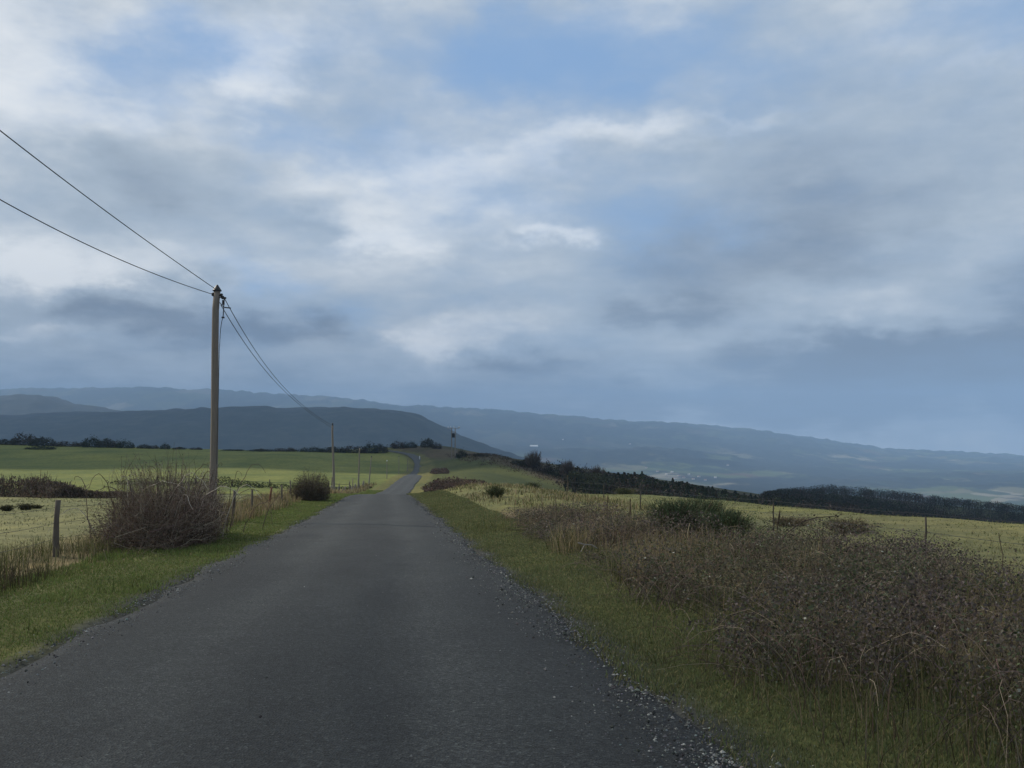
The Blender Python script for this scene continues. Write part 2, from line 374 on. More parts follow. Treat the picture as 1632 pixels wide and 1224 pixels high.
# ground sheet: rings round the camera out to the horizon
a_f = np.arange(-41, 41.001, 0.125); a_b = np.arange(43, 317.1, 2.0)
ang = np.radians(np.concatenate([a_f, a_b])); rr = np.concatenate([[.4], np.geomspace(0.8, 13200, 550)])
AA, RRr = np.meshgrid(ang, rr); GX, GY = np.sin(AA) * RRr, np.cos(AA) * RRr
GS = GX - Xr(np.minimum(GY, 470)); GD = np.hypot(GX, GY)
GZ = G0(GX, GY)
cut = (1 - sstep(np.abs(GS), 2.2, 2.45 + .0035 * GD)) * (GY < 475) * (GY > -61)
GZ = GZ - cut * (.07 + .0006 * GD)
nr, na = AA.shape
idx = np.arange(nr * na).reshape(nr, na); nx = np.roll(idx, -1, 1)
F = np.stack([idx[:-1], idx[1:], nx[1:], nx[:-1]], -1).reshape(-1, 4)
# land use, painted per vertex: what grows where
def land_colour(x, y):
    s = x - Xr(np.minimum(y, 470)); n = fbm(x, y, 9, 41); n2 = fbm(x, y, 30, 43); n3 = fbm(x, y, 2.2, 47)
    pasture = np.stack([.110 + .04 * n2, .132 + .03 * n2, .042 + 0 * n], -1)
    pale = np.stack([.118 + .05 * n, .122 + .04 * n, .070 + 0 * n], -1)
    turf = np.stack([.066 + .025 * n3, .073 + .02 * n3, .030 + 0 * n], -1)
    litter = np.stack([.085 + .03 * n3, .072 + .02 * n3, .045 + 0 * n], -1)
    heath = np.stack([.060 + .02 * n, .046 + .02 * n, .034 + 0 * n], -1)
    rough = np.stack([.055 + .02 * n2, .064 + .02 * n2, .024 + 0 * n], -1)
    c = pasture
    def over(c, d, w_): return c + (d - c) * np.clip(w_, 0, 1)[..., None]
    # left: pale rough grazing up to the field hedge, then pasture
    c = over(c, pale, (s < 0) * (1 - sstep(y + (n2 - .5) * 20 - .12 * (x + 60), 72, 96)) * .9)
    # right field
    c = over(c, pale * np.array([.84, .84, .80]), (s > 0) * (1 - sstep(y + (n - .5) * 16, 95, 125)) * (1 - .25 * sstep(n, .45, .7)))
    c = over(c, rough, (s > 0) * sstep(y + (n - .5) * 16, 100, 135))
    c = over(c, heath, (s > 4) * sstep(y * .02 + s * .09 + (n2 - .5) * 2.6, 7.4, 8.6) * sstep(y, 130, 200))
    c = over(c, litter, (s > 3.4) * (1 - sstep(s + n * 1.5, 9.0, 10.6)) * (1 - sstep(y, 30, 40)))
    c = over(c, litter * 1.5, (s < -4.2) * (1 - sstep(-s + n * 1.5, 7.0, 8.5)) * (1 - sstep(y, 60, 70)))
    vw = 3.9 + (n - .5) * .8
    c = over(c, turf, 1 - sstep(np.abs(s), vw - .3, vw + .5))
    c = over(c, turf * np.array([1.35, 1.25, 1.25]), (1 - sstep(np.abs(s), vw, vw + 2)) * sstep(y, 40, 90))
    grit = np.stack([.032 + .03 * n3, .033 + .03 * n3, .031 + .03 * n3], -1)
    c = over(c, grit, (1 - sstep(np.abs(s) + (n3 - .5) * .7, 2.35, 2.85)) * (1 - sstep(y, 60, 120)))
    dark_far = np.stack([.045 + .01 * n2, .052 + .01 * n2, .028 + 0 * n], -1)
    c = over(c, dark_far, sstep(y, 470, 520) + sstep(np.hypot(x, y), 480, 600))
    return c
GC = land_colour(GX, GY)
gm, t, out = new_mat('ground_cover')
pos = t.new('ShaderNodeNewGeometry').outputs['Position']
colr = t.new('ShaderNodeVertexColor', layer_name='Col').outputs[0]
farw = t.new('ShaderNodeAttribute', attribute_name='far').outputs['Fac']
nfine = t.noise(pos, 9.0, 5, 0.7); nmid = t.noise(pos, 0.9, 6, 0.65); nbig = t.noise(t.vm('MULTIPLY', pos, (1.0, .45, 1.0)), 0.06, 5, 0.6)
near = t.mix(1.0, colr, t.ramp(nmid, [(.25, (.55, .57, .55)), (.5, (1, 1, 1)), (.75, (1.5, 1.42, 1.3))]), 'MULTIPLY')
near = t.mix(1.0, near, t.ramp(nfine, [(.3, (.6, .6, .6)), (.7, (1.4, 1.4, 1.4))]), 'MULTIPLY')
near = t.mix(1.0, near, t.ramp(nbig, [(.3, (.66, .74, .72)), (.7, (1.32, 1.22, 1.15))]), 'MULTIPLY')
vor = t.new('ShaderNodeTexVoronoi', feature='F1'); vor.inputs['Scale'].default_value = 0.0042; vor.inputs['Randomness'].default_value = 1.0
wpos = t.vm('MULTIPLY_ADD', t.vm('SUBTRACT', t.noise(pos, .004, 3, .6, color=True), (.5, .5, .5)), (260, 260, 0), t.vm('MULTIPLY', pos, (1, .7, 0)))
t.put(vor.inputs['Vector'], wpos); sepc = t.new('ShaderNodeSeparateColor'); t.put(sepc.inputs[0], vor.outputs['Color'])
fields = t.ramp(sepc.outputs[0], [(0, (.03, .042, .024)), (.30, (.045, .062, .028)), (.5, (.085, .105, .04)), (.68, (.13, .125, .07)), (.84, (.10, .075, .05)), (.93, (.21, .19, .135))], 'CONSTANT')
woods = t.ramp(t.noise(pos, .012, 7, .75), [(.32, (.007, .011, .009)), (.5, (.020, .026, .020)), (.68, (.046, .048, .036))])
wmask = t.smooth(t.noise(t.vm('MULTIPLY_ADD', pos, (1, .8, .4), (3000, 0, 0)), .0011, 7, .66), .44, .52)
steep = t.new('ShaderNodeAttribute', attribute_name='wood').outputs['Fac']
farc = t.mix(t.m('MAXIMUM', wmask, steep), fields, woods)
hut = t.smooth(t.noise(pos, .02, 2, .5), .70, .73)
colour = t.mix(farw, near, farc)
bsdf(t, out, colour, .95, .1, nfine, .5, .06)
far_w = sstep(GD, 700, 1100)
wood = np.clip(sstep(GZ, -200, -110) * (GD > 900), 0, 1) * (.90 + .10 * sstep(fbm(GX, GY, 420, 131), .35, .6)) * (1 - .35 * sstep(GD, 6000, 9000))
ground = mesh_np('ground', np.stack([GX, GY, GZ], -1).reshape(-1, 3), F, gm, None, GC.reshape(-1, 3), {'far': far_w, 'wood': wood}, True)
tag(ground, 'grassy ridge falling to a wooded valley with distant blue hills', 'ground', kind='structure')

# road
ys = np.concatenate([np.arange(-60, 3, 1.5), np.geomspace(3, 478, 640)])
cx, cz = Xr(ys), Zc(ys)
cx = np.where(ys > 465, Xr(465) + (ys - 465) * -1.0, cx)
tx = np.gradient(cx, ys); nrm = np.stack([1 / np.sqrt(1 + tx ** 2), -tx / np.sqrt(1 + tx ** 2)], -1)
lat = np.concatenate([[-1.0], np.linspace(-.985, .985, 27), [1.0]])
el_ = .13 * (vnoise(ys, ys * 0, 1.1, 3) - .5) * 2 + .16 * (vnoise(ys, ys * 0, 5, 5) - .5) * 2 + .06 * (vnoise(ys, ys * 0, .35, 8) - .5)
er_ = .13 * (vnoise(ys, ys * 0, 1.3, 13) - .5) * 2 + .18 * (vnoise(ys, ys * 0, 6, 15) - .5) * 2 + .06 * (vnoise(ys, ys * 0, .35, 18) - .5)
half = np.where(lat[None] < 0, (WR + el_)[:, None], (WR + er_)[:, None])
off = lat[None] * half
RX = cx[:, None] + nrm[:, :1] * off; RY = ys[:, None] + nrm[:, 1:] * off
base = Zc(RY); crown = .05 * (1 - lat[None] ** 2) - .02
wear = -.012 * np.exp(-((np.abs(off) - .95) / .38) ** 2)
RZ = base + crown + wear + .004 - np.where(np.abs(lat[None]) > .99, .045, 0) + (fbm(RX, RY, 3.0, 77) - .5) * .03
n_, k_ = RX.shape; idx = np.arange(n_ * k_).reshape(n_, k_)
F = np.stack([idx[:-1, :-1], idx[:-1, 1:], idx[1:, 1:], idx[1:, :-1]], -1).reshape(-1, 4)
rm, t, out = new_mat('worn_asphalt')
pos = t.new('ShaderNodeNewGeometry').outputs['Position']
la = t.new('ShaderNodeAttribute', attribute_name='across').outputs['Fac']; al = t.new('ShaderNodeAttribute', attribute_name='along').outputs['Fac']
vch = t.new('ShaderNodeTexVoronoi'); vch.inputs['Scale'].default_value = 70; t.put(vch.inputs['Vector'], pos)
chips = t.new('ShaderNodeSeparateColor'); t.put(chips.inputs[0], vch.outputs['Color'])
stone = t.ramp(chips.outputs[0], [(0, (.25, .25, .26)), (.5, (.82, .82, .83)), (.8, (1.35, 1.35, 1.32)), (.965, (2.0, 2.0, 1.9)), (.992, (3.2, 3.2, 3.0))])
nb = t.noise(t.vm('MULTIPLY', pos, (1.0, .35, 1.0)), 0.8, 6, .6); nfine = t.noise(pos, 28, 4, .7); nm = t.noise(pos, 3.5, 5, .65)
tracks = t.m('SUBTRACT', t.m('ABSOLUTE', t.m('MULTIPLY_ADD', t.m('SUBTRACT', nb, .5), .7, la)), .95)
tr = t.m('POWER', math.exp(-1), t.m('MULTIPLY', t.m('MULTIPLY', tracks, tracks), 6.0))
edge = t.smooth(t.m('MULTIPLY_ADD', t.m('SUBTRACT', nb, .5), .9, t.m('ABSOLUTE', la)), 1.45, 2.3)
basec = t.mix(tr, (.0205, .023, .0238), (.0325, .0355, .0358))
basec = t.mix(t.m('MULTIPLY', edge, .55), basec, (.024, .0255, .027))
basec = t.mix(1.0, basec, t.ramp(nb, [(.25, (.62, .62, .64)), (.75, (1.4, 1.4, 1.36))]), 'MULTIPLY')
basec = t.mix(1.0, basec, t.ramp(nm, [(.25, (.82, .82, .82)), (.75, (1.18, 1.18, 1.18))]), 'MULTIPLY')
basec = t.mix(.82, basec, stone, 'MULTIPLY')
seam = t.m('SUBTRACT', 1.0, t.smooth(t.m('ABSOLUTE', t.m('ADD', t.m('SUBTRACT', al, 20.6), t.m('MULTIPLY', t.m('SUBTRACT', t.noise(pos, .9, 4, .6), .5), 1.6))), .04, .16))
seam = t.m('MULTIPLY', seam, t.smooth(t.noise(pos, 1.7, 3, .6), .38, .55))
cz_ = t.m('SUBTRACT', 1.0, t.smooth(t.m('ABSOLUTE', t.m('SUBTRACT', t.noise(t.vm('MULTIPLY', pos, (1.0, .5, 1)), .55, 5, .6), .5)), .0015, .006))
crk = t.m('MULTIPLY', cz_, t.smooth(t.noise(pos, .22, 2, .5), .52, .62))
basec = t.mix(t.m('MULTIPLY', t.m('MAXIMUM', seam, t.m('MULTIPLY', crk, .7)), .7), basec, (.014, .014, .016))
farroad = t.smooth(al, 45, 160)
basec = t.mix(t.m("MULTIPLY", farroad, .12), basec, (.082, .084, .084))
bsdf(t, out, basec, .78, .28, t.m('ADD', vch.outputs['Distance'], nfine), .6, .012)
road = mesh_np('road', np.stack([RX, RY, RZ], -1).reshape(-1, 3), F, rm, None, None, {'across': off, 'along': np.repeat(ys[:, None], k_, 1)}, True)
tag(road, 'narrow dark asphalt lane running ahead over the ridge', 'road', kind='structure')
#@@VEG
# ------------------------------------------------------------------ poles and wires
def path_pts(a, b, n, sag=0.0):
    tt = np.linspace(0, 1, n)[:, None]; p = np.array(a) * (1 - tt) + np.array(b) * tt
    p[:, 2] -= 4 * sag * (tt * (1 - tt))[:, 0]; return p
def utility_pole(label, bpx, by, tpx, tpy, r0, r1, cap=True, group='utility poles along the lane'):
    b = on_ground(bpx, by); tp = pix_at(tpx, tpy, by) - b
    t_ = thing('utility_pole', label, 'utility pole', b, group)
    pts = path_pts((0, 0, -.5), tp, 14); h = tp[2]
    pts[:, 0] += .035 * np.sin(np.linspace(0, 5.0, 14)) * (h / 8); pts[-1] = tp
    m_ = MB(); m_.tubes(pts, np.linspace(r0, r1, 14), 12, caps=True); m_.build('pole_shaft', M_POLE, t_, True, False)
    return t_, b, tp
np_, B1, T1 = utility_pole('tall near wooden pole with pitched cap rising out of the bramble bush', 338, 30.0, 346, 463, .138, .112)
def loc(px, py, d, b): return pix_at(px, py, d) - b
m_ = MB(); m_.lathe([(0, .20), (.03, .19), (.148, .01), (.148, -.02), (.11, -.03)], T1, 4 * 4); m_.build('pole_cap', M_METAL, np_, False, False)
ang0 = [(339.5, 469, -.14), (353, 470.5, .16), (355, 474, .19)]
for px, py, _ in ang0:
    p = loc(px, py, 29.95, B1); m_ = MB()
    m_.tubes(path_pts((T1[0], T1[1], p[2]), p, 3), .018, 6, caps=True)
    m_.lathe([(0, .06), (.035, .055), (.055, .02), (.04, .0), (.055, -.03), (.035, -.06), (0, -.065)], p, 10); m_.build('insulator', M_METAL, np_, True, False)
m_ = MB(); a0, a1 = loc(357.5, 475, 29.9, B1), loc(355.5, 506, 29.9, B1)
m_.tubes(path_pts(a0, a1, 6), .016, 6, caps=True); m_.box(a0, (.12, .06, .06)); m_.box(a1, (.09, .05, .05)); m_.box(loc(356, 482, 29.9, B1), (.07, .06, .16))
m_.build('cable_clamp', M_METAL, np_, False, False)
m_ = MB(); m_.tubes(path_pts(loc(350, 482, 29.9, B1), loc(357, 490, 29.9, B1), 4), .014, 6); m_.tubes(path_pts(loc(358, 490, 29.9, B1), loc(367.5, 491, 29.8, B1), 4), .022, 6, caps=True)
m_.build('bracket', M_METAL, np_, False, False)
m_ = MB(); q = np.array([loc(355.5, 506, 29.9, B1), loc(353.5, 512, 29.9, B1), loc(351.5, 525, 29.9, B1), loc(349.5, 560, 29.86, B1), loc(348.4, 620, 29.85, B1), loc(345.5, 740, 29.85, B1)])
m_.tubes(q, .011, 5); m_.build('down_cable', M_METAL, np_, True, False)
def wire(label, pts, r=.012):
    m_ = MB(); m_.tubes(np.array(pts), r, 5); return tag(m_.build('overhead_wire', M_WIRE, None, True, False), label, 'wire', 'overhead wires')
def quad_through(a, mid, b, n=40, ext=0.0):
    """a sagging wire from a to b through the point mid"""
    a, mid, b = map(np.array, (a, mid, b)); tm = np.linalg.norm(mid - a) / (np.linalg.norm(mid - a) + np.linalg.norm(b - mid))
    tt = np.linspace(0, 1 + ext, n)[:, None]; k = (mid - (1 - tm) * a - tm * b) / (tm * (tm - 1))
    return (1 - tt) * a + tt * b + k * tt * (tt - 1)
wire('upper dark cable sagging from the tall near pole towards the upper left', quad_through(pix_at(341, 459, 30), pix_at(160, 330, 22.2), pix_at(0, 208, 17.2), 60, 1.6), .0125)
wire('lower dark cable sagging from the tall near pole towards the left edge', quad_through(pix_at(339, 469, 30), pix_at(165, 402, 23.0), pix_at(0, 318, 18.2), 60, 1.6), .0125)
pole_specs = [
    ('second wooden pole from the tall one, straight and bare beside the dark round bush', 532.5, 104, 530, 678, .15, .11),
    ('tapering bare pole leaning right, next to the end of the stake fence', 570.3, 148, 573.5, 714, .15, .09),
    ('shorter bare pole leaning clearly right at the end of the stake fence', 587.3, 172, 592, 729, .13, .08),
    ('thin short pole with a pale top beside the lane bend', 616.5, 205, 616.8, 735, .10, .07),
    ('thin pole standing over a small dark bush by the bend', 635.5, 262, 636, 728, .11, .08),
    ('faint dark farthest pole where the lane starts to climb', 648.8, 300, 650, 733, .12, .10)]
tops = []
for lb, bpx, by, tpx, tpy, r0, r1 in pole_specs:
    t_, b, tp = utility_pole(lb, bpx, by, tpx, tpy, r0, r1); tops.append(b + tp)
    m_ = MB(); m_.lathe([(0, .22), (.07, .2), (.10, .1), (.06, .05), (.1, 0), (.05, -.1)], tp + np.array([0, 0, .05]), 8)
    m_.build('insulator', M_PORC if 'pale top' in lb else M_METAL, t_, True, False)
wire('right of the two cables dropping from the tall near pole to the second pole', quad_through(pix_at(358, 476, 29.9), pix_at(428, 588, 50), tops[0] + np.array([.1, 0, -.1]), 50), .014)
wire('left of the two cables dropping from the tall near pole to the second pole', quad_through(pix_at(352, 486, 29.9), pix_at(421, 588, 50), tops[0] + np.array([-.1, 0, -.25]), 50), .014)
# twin pole carrying a transformer on the ridge
hb = on_ground(722.5, 345); hp = thing('twin_pole_line_tower', 'grey twin pole power structure with pale insulators on the ridge', 'pylon', hb)
hz = rel(682, 345) - hb[2]
for dx in (-.7, .65):
    m_ = MB(); m_.tubes(path_pts((dx * 1.0, 0, -1.5), (dx, 0, hz), 6), np.linspace(.22, .17, 6), 10, caps=True); m_.build('pole_shaft', M_POLE, hp, True, False)
m_ = MB(); m_.box((0, 0, hz - .1), (4.6, .22, .26)); m_.box((0, 0, hz - 1.6), (2.2, .16, .2)); m_.build('crossarm', M_GALV, hp, False, False)
m_ = MB(); m_.box((-.05, -.35, hz - 3.0), (1.15, .7, 1.5)); m_.box((-.05, -.35, hz - 2.15), (.8, .4, .2)); m_.build('transformer', M_METAL, hp, False, False)
for dx in (-2.2, -1.2, .2, 2.0, 2.5):
    m_ = MB(); m_.lathe([(0, .55), (.12, .5), (.2, .35), (.12, .3), (.2, .15), (.12, .1), (.12, 0)], (dx * .95, 0, hz + .03), 10); m_.build('insulator', M_PORC, hp, True, False)
m_ = MB(); m_.box((1.1, -.3, 1.0), (.5, .3, 1.0)); m_.build('meter_box', M_GALV, hp, False, False)
dp = on_ground(668.5, 405); o = thing('road_marker_post', 'small white marker post beside the lane near the ridge top', 'marker post', dp)
m_ = MB(); m_.box((0, 0, .5), (.28, .16, 1.5)); m_.build('post_body', M_WHITE, o, False, False)
m_ = MB(); m_.box((0, 0, 1.3), (.30, .18, .14)); m_.build('dark_band', M_METAL, o, False, False)

# ------------------------------------------------------------------ fences
def post_mesh(m_, p, h, r, lean=(0, 0), jag=True):
    top = np.array([lean[0], lean[1], h]); pts = path_pts((0, 0, -.3), top, 5)
    pts[1:-1] += rng.normal(0, .008, (3, 3)); m_.tubes(pts + p, np.linspace(r, r * .82, 5) * (1 + rng.normal(0, .05, 5)), 7, caps=True)
fence = thing('post_and_wire_fence', 'weathered post and wire fence along the left verge beside the bramble bush', 'fence', sd(-5.5, 17))
f0 = np.array(fence.location)
fposts = [(-30, 13.0, 1.05, .055, (0, 0), None), (92, 16.8, 1.06, .062, (.02, 0), 'thick dark fence post standing left of the bramble bush'), (372, 31, 1.05, .06, (.05, 0), None),
          (403, 37, .98, .05, (-.02, 0), None), (428, 43, 1.0, .06, (.16, 0), 'reddish fence post leaning to the right'), (449.5, 50, .98, .06, (0, 0), None), (463, 58, .95, .05, (.02, 0), None)]
fl = []
for px, d, h, r, ln, lb in fposts:
    p = on_ground(px, d) - f0; m_ = MB(); post_mesh(m_, p, h, r, ln); o = m_.build('fence_post', M_REDPOST if lb and 'reddish' in lb else M_POST, fence, True, False)
    if lb: o['label'] = lb
    fl.append(p)
for hgt in (.35, .65, .95):
    m_ = MB()
    for a, b in zip(fl[:-1], fl[1:]): m_.tubes(path_pts(a + [0, -.05, hgt * .98], b + [0, -.05, hgt * .98], 8, .03), .0035, 4)
    m_.build('fence_wire', M_WIRE, fence, True, False)
sfence = thing('stake_fence', 'row of pale wooden stakes between the round bush and the leaning poles', 'fence', sd(-6, 120)); f0 = np.array(sfence.location)
for i in range(26):
    d = 92 + i * 2.9; s_ = -6.6 + rng.normal(0, .25) - 1.6 * (i % 9 == 4); p = sd(s_, d) - f0
    h = 1.15 + rng.normal(0, .22) + (.9 if i % 11 == 6 else 0); m_ = MB(); post_mesh(m_, p, h, .085 + .03 * (i % 5 == 0), (rng.normal(0, .12), 0))
    o = m_.build('stake', M_POLE if i % 3 else M_POST, sfence, True, False)
m_ = MB(); m_.tubes(np.array([sd(-6.6, d) - f0 + [0, 0, .95] for d in np.linspace(92, 165, 24)]), .02, 4); m_.build('fence_wire', M_WIRE, sfence, True, False)
gfence = thing('field_fence', 'thin post and wire fence along the low field hedge', 'fence', on_ground(430, 150)); f0 = np.array(gfence.location); gl = []
for px in (250, 312, 371, 431, 464, 497, 524, 557):
    p = on_ground(px, 152) - f0; m_ = MB(); post_mesh(m_, p, 1.5 if px > 420 else 1.2, .12, (rng.normal(0, .1), 0)); m_.build('fence_post', M_POST, gfence, True, False); gl.append(p + [0, 0, 1.0])
m_ = MB(); m_.tubes(np.array(gl), .03, 4); m_.build('fence_wire', M_WIRE, gfence, True, False)
rfence = thing('field_edge_fence', 'sparse thin stakes and wire between the brambles and the right hand field', 'fence', on_ground(1472, 17.3)); f0 = np.array(rfence.location); gl = []
for px, d, tp_ in ((1830, 11.5, 842), (1472, 17.3, 836), (1231, 25, 812), (1020, 38, 790), (962, 47, 783), (905, 62, 780)):
    p = on_ground(px, d); h = rel(tp_, d) - p[2]; p = p - f0; m_ = MB(); post_mesh(m_, p, max(.8, h), .013 + .0004 * d, (.02, 0)); m_.build('fence_post', M_DARKPOST, rfence, True, False); gl.append(p)
for hgt in (.5, .85):
    m_ = MB()
    for a, b in zip(gl[:-1], gl[1:]): m_.tubes(path_pts(a + [0, 0, hgt], b + [0, 0, hgt], 6, .03), .004, 4)
    m_.build('fence_wire', M_WIRE, rfence, True, False)

# ------------------------------------------------------------------ grass, gravel
def scatter(n, s0, s1, y0, y1, power=1.0, keep=None):
    """points in a strip of the roadside, thinning with distance"""
    u = rng.uniform(0, 1, n); e = 1 - power
    y = (y0 ** e + u * (y1 ** e - y0 ** e)) ** (1 / e) if abs(e) > 1e-6 else y0 * (y1 / y0) ** u
    s_ = rng.uniform(s0, s1, n)
    if keep is not None:
        k_ = rng.uniform(0, 1, n) < keep(s_, y); s_, y = s_[k_], y[k_]
    x = Xr(y) + s_; return s_, np.stack([x, y, G0(x, y)], -1)
def tint(n, base, jit=.25, alt=None, frac=0.0):
    c = np.array(base) * (1 + rng.normal(0, jit, (n, 1))).clip(.35, 1.9) * (1 + rng.normal(0, .06, (n, 3)))
    if alt is not None:
        k_ = rng.uniform(0, 1, n) < frac; c[k_] = np.array(alt) * (1 + rng.normal(0, .2, (k_.sum(), 1)))
    return c.clip(.004, .8)
m_ = MB()
for s0, s1, n, y1 in ((2.0, 4.6, 250000, 130), (-4.9, -2.0, 170000, 150)):
    def keep(s_, y):
        e = np.abs(s_) + (fbm(s_ * 0 + np.sign(s_) * 9, y, .9, 61) - .5) * .5
        return sstep(e, 2.25, 2.75) * (.72 + .28 * sstep(fbm(s_, y, .6, 63), .3, .55))
    s_, P = scatter(n, s0, s1, 3.2, y1, 1.25, keep); d = P[:, 1]; q_ = fbm(P[:, 0], P[:, 1], 1.6, 65)
    g = np.array([.122, .154, .052]) if s0 < 0 else np.array([.112, .126, .060])
    c = tint(len(P), g, .20, (.22, .19, .10), .12 if s0 > 0 else .06) * (.8 + .4 * q_)[:, None]
    h = (.018 + .022 * rng.uniform(0, 1, len(P)) + .022 * sstep(q_, .55, .8)) * (1 + .010 * d) * (1 + .9 * sstep(np.abs(s_), 3.8, 4.6))
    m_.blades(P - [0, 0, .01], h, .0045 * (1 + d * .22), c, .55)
tag(m_.build('verge_grass', M_GRASS), 'short green turf on both verges of the lane', 'grass', kind='stuff')
# fields: pale tussocky grazing
m_ = MB()
def fk(s_, y): return .25 + .75 * sstep(fbm(s_ * 1.0, y * .6, 1.3, 71), .42, .62)
s_, P = scatter(75000, 8.0, 40, 8, 118, 1.3, fk); q_ = fbm(P[:, 0], P[:, 1], 5, 73)
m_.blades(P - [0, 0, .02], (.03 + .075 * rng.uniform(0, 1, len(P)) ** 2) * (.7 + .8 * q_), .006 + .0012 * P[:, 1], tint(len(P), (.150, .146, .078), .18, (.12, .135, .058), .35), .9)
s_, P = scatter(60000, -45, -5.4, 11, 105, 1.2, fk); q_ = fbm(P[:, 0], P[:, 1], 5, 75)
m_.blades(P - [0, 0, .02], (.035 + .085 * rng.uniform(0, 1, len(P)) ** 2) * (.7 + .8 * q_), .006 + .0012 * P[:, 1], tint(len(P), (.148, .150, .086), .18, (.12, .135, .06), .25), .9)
tag(m_.build('field_grass', M_GRASS), 'pale winter tussock grass over the fields either side', 'grass', kind='stuff')
# tall dead grass
m_ = MB()
def bk(seed, a, b): return lambda s_, y: sstep(fbm(s_, y, 1.7, seed), a, b)
def tall(n, s0, s1, y0, y1, keep, h0, h1, base=(.20, .155, .085), frac=.15, wd=.005):
    s_, P = scatter(n, s0, s1, y0, y1, .8, keep); d = P[:, 1]
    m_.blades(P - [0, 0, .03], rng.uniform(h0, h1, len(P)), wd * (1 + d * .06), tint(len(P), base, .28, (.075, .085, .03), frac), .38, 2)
tall(8000, 3.7, 6.2, 11, 19, lambda s_, y: bk(81, .40, .62)(s_, y) * (1 - .5 * sstep(s_, 5, 6.2)), .2, .58, (.225, .18, .11), .25)
tall(8000, 3.7, 10, 5, 32, lambda s_, y: 1 - sstep(fbm(s_, y, 1.7, 103), .34, .58), .16, .5, (.20, .165, .09), .4)
tall(1800, 3.9, 10, 5, 32, bk(82, .5, .7), .25, .7, (.19, .15, .09))
tall(7000, 2.9, 9, 2.9, 10, bk(88, .42, .62), .10, .34, (.13, .105, .07), .2)
tall(15000, 4.6, 13, 34, 92, bk(83, .35, .6), .08, .28, (.23, .195, .115), .35, .009)
tall(3600, -6.8, -4.7, 13, 20, bk(84, .3, .6), .15, .45, (.16, .145, .085), .4)
tall(7000, -7.5, -4.3, 25, 60, bk(85, .3, .6), .2, .55, (.21, .17, .10), .25, .007)
tall(9000, -4.6, -2.5, 5, 60, bk(89, .56, .72), .05, .16, (.09, .115, .04), .3, .006)
tall(9000, 2.6, 4.4, 4, 60, bk(90, .54, .7), .05, .18, (.12, .12, .055), .3, .006)
tall(2500, -7.5, -5.2, 60, 175, bk(86, .3, .5), .3, .8, (.21, .17, .10), .1, .010)
tall(3500, -6.4, -4.3, 8.5, 13.5, bk(87, .2, .45), .12, .38, (.065, .055, .038), .4)
tag(m_.build('dead_grass', M_GRASS), 'tall dead straw coloured grass along the hedgerows', 'grass', kind='stuff')
# loose stones at the edges of the asphalt
def stones(P, r, c, m_):
    ico = np.array([[1, 0, 0], [-1, 0, 0], [0, 1, 0], [0, -1, 0], [0, 0, 1], [0, 0, -1]], float); f = np.array([[0, 2, 4], [2, 1, 4], [1, 3, 4], [3, 0, 4], [2, 0, 5], [1, 2, 5], [3, 1, 5], [0, 3, 5]])
    N = len(P); V = ico[None] * r[:, None, None] * rng.uniform(.55, 1.3, (N, 6, 1)); th = rng.uniform(0, 6.28, N); c_, s_ = np.cos(th)[:, None], np.sin(th)[:, None]
    V = np.stack([V[..., 0] * c_ - V[..., 1] * s_, V[..., 0] * s_ + V[..., 1] * c_, V[..., 2] * .7], -1) + P[:, None]
    m_.add(V.reshape(-1, 3), (np.arange(N)[:, None, None] * 6 + f[None]).reshape(-1, 3), np.repeat(c, 6, 0))
m_ = MB()
for s0, s1, n in ((1.45, 3.4, 70000), (-2.9, -1.8, 20000), (-1.7, 1.7, 500)):
    def keep(s_, y, s0=s0, s1=s1):
        if s0 < -1 and s1 > 1: return np.ones_like(s_)
        return np.exp(-((np.abs(s_) - 2.32) / .36) ** 2) * (.30 + .70 * sstep(vnoise(y, s_ * 0, 1.4, 91) * .5 + .5 * vnoise(y, s_, .5, 92), .38, .68))
    s_, P = scatter(n, s0, s1, 3.4, 60, 1.25, keep); P[:, 2] += np.where(np.abs(s_) < 2.3, .022 + .05 * (1 - (s_ / 2.35) ** 2), .0) - .002
    r = np.exp(rng.normal(math.log(.0052), .5, len(P))).clip(.0025, .02) * (1 + P[:, 1] * .012)
    stones(P, r * (.55 if s1 == 1.7 else 1.0), tint(len(P), (.11, .112, .108), .6, (.30, .295, .27), .10), m_)
tag(m_.build('gravel', M_TWIG), 'loose pale gravel and grit along the asphalt edges', 'gravel', kind='stuff')

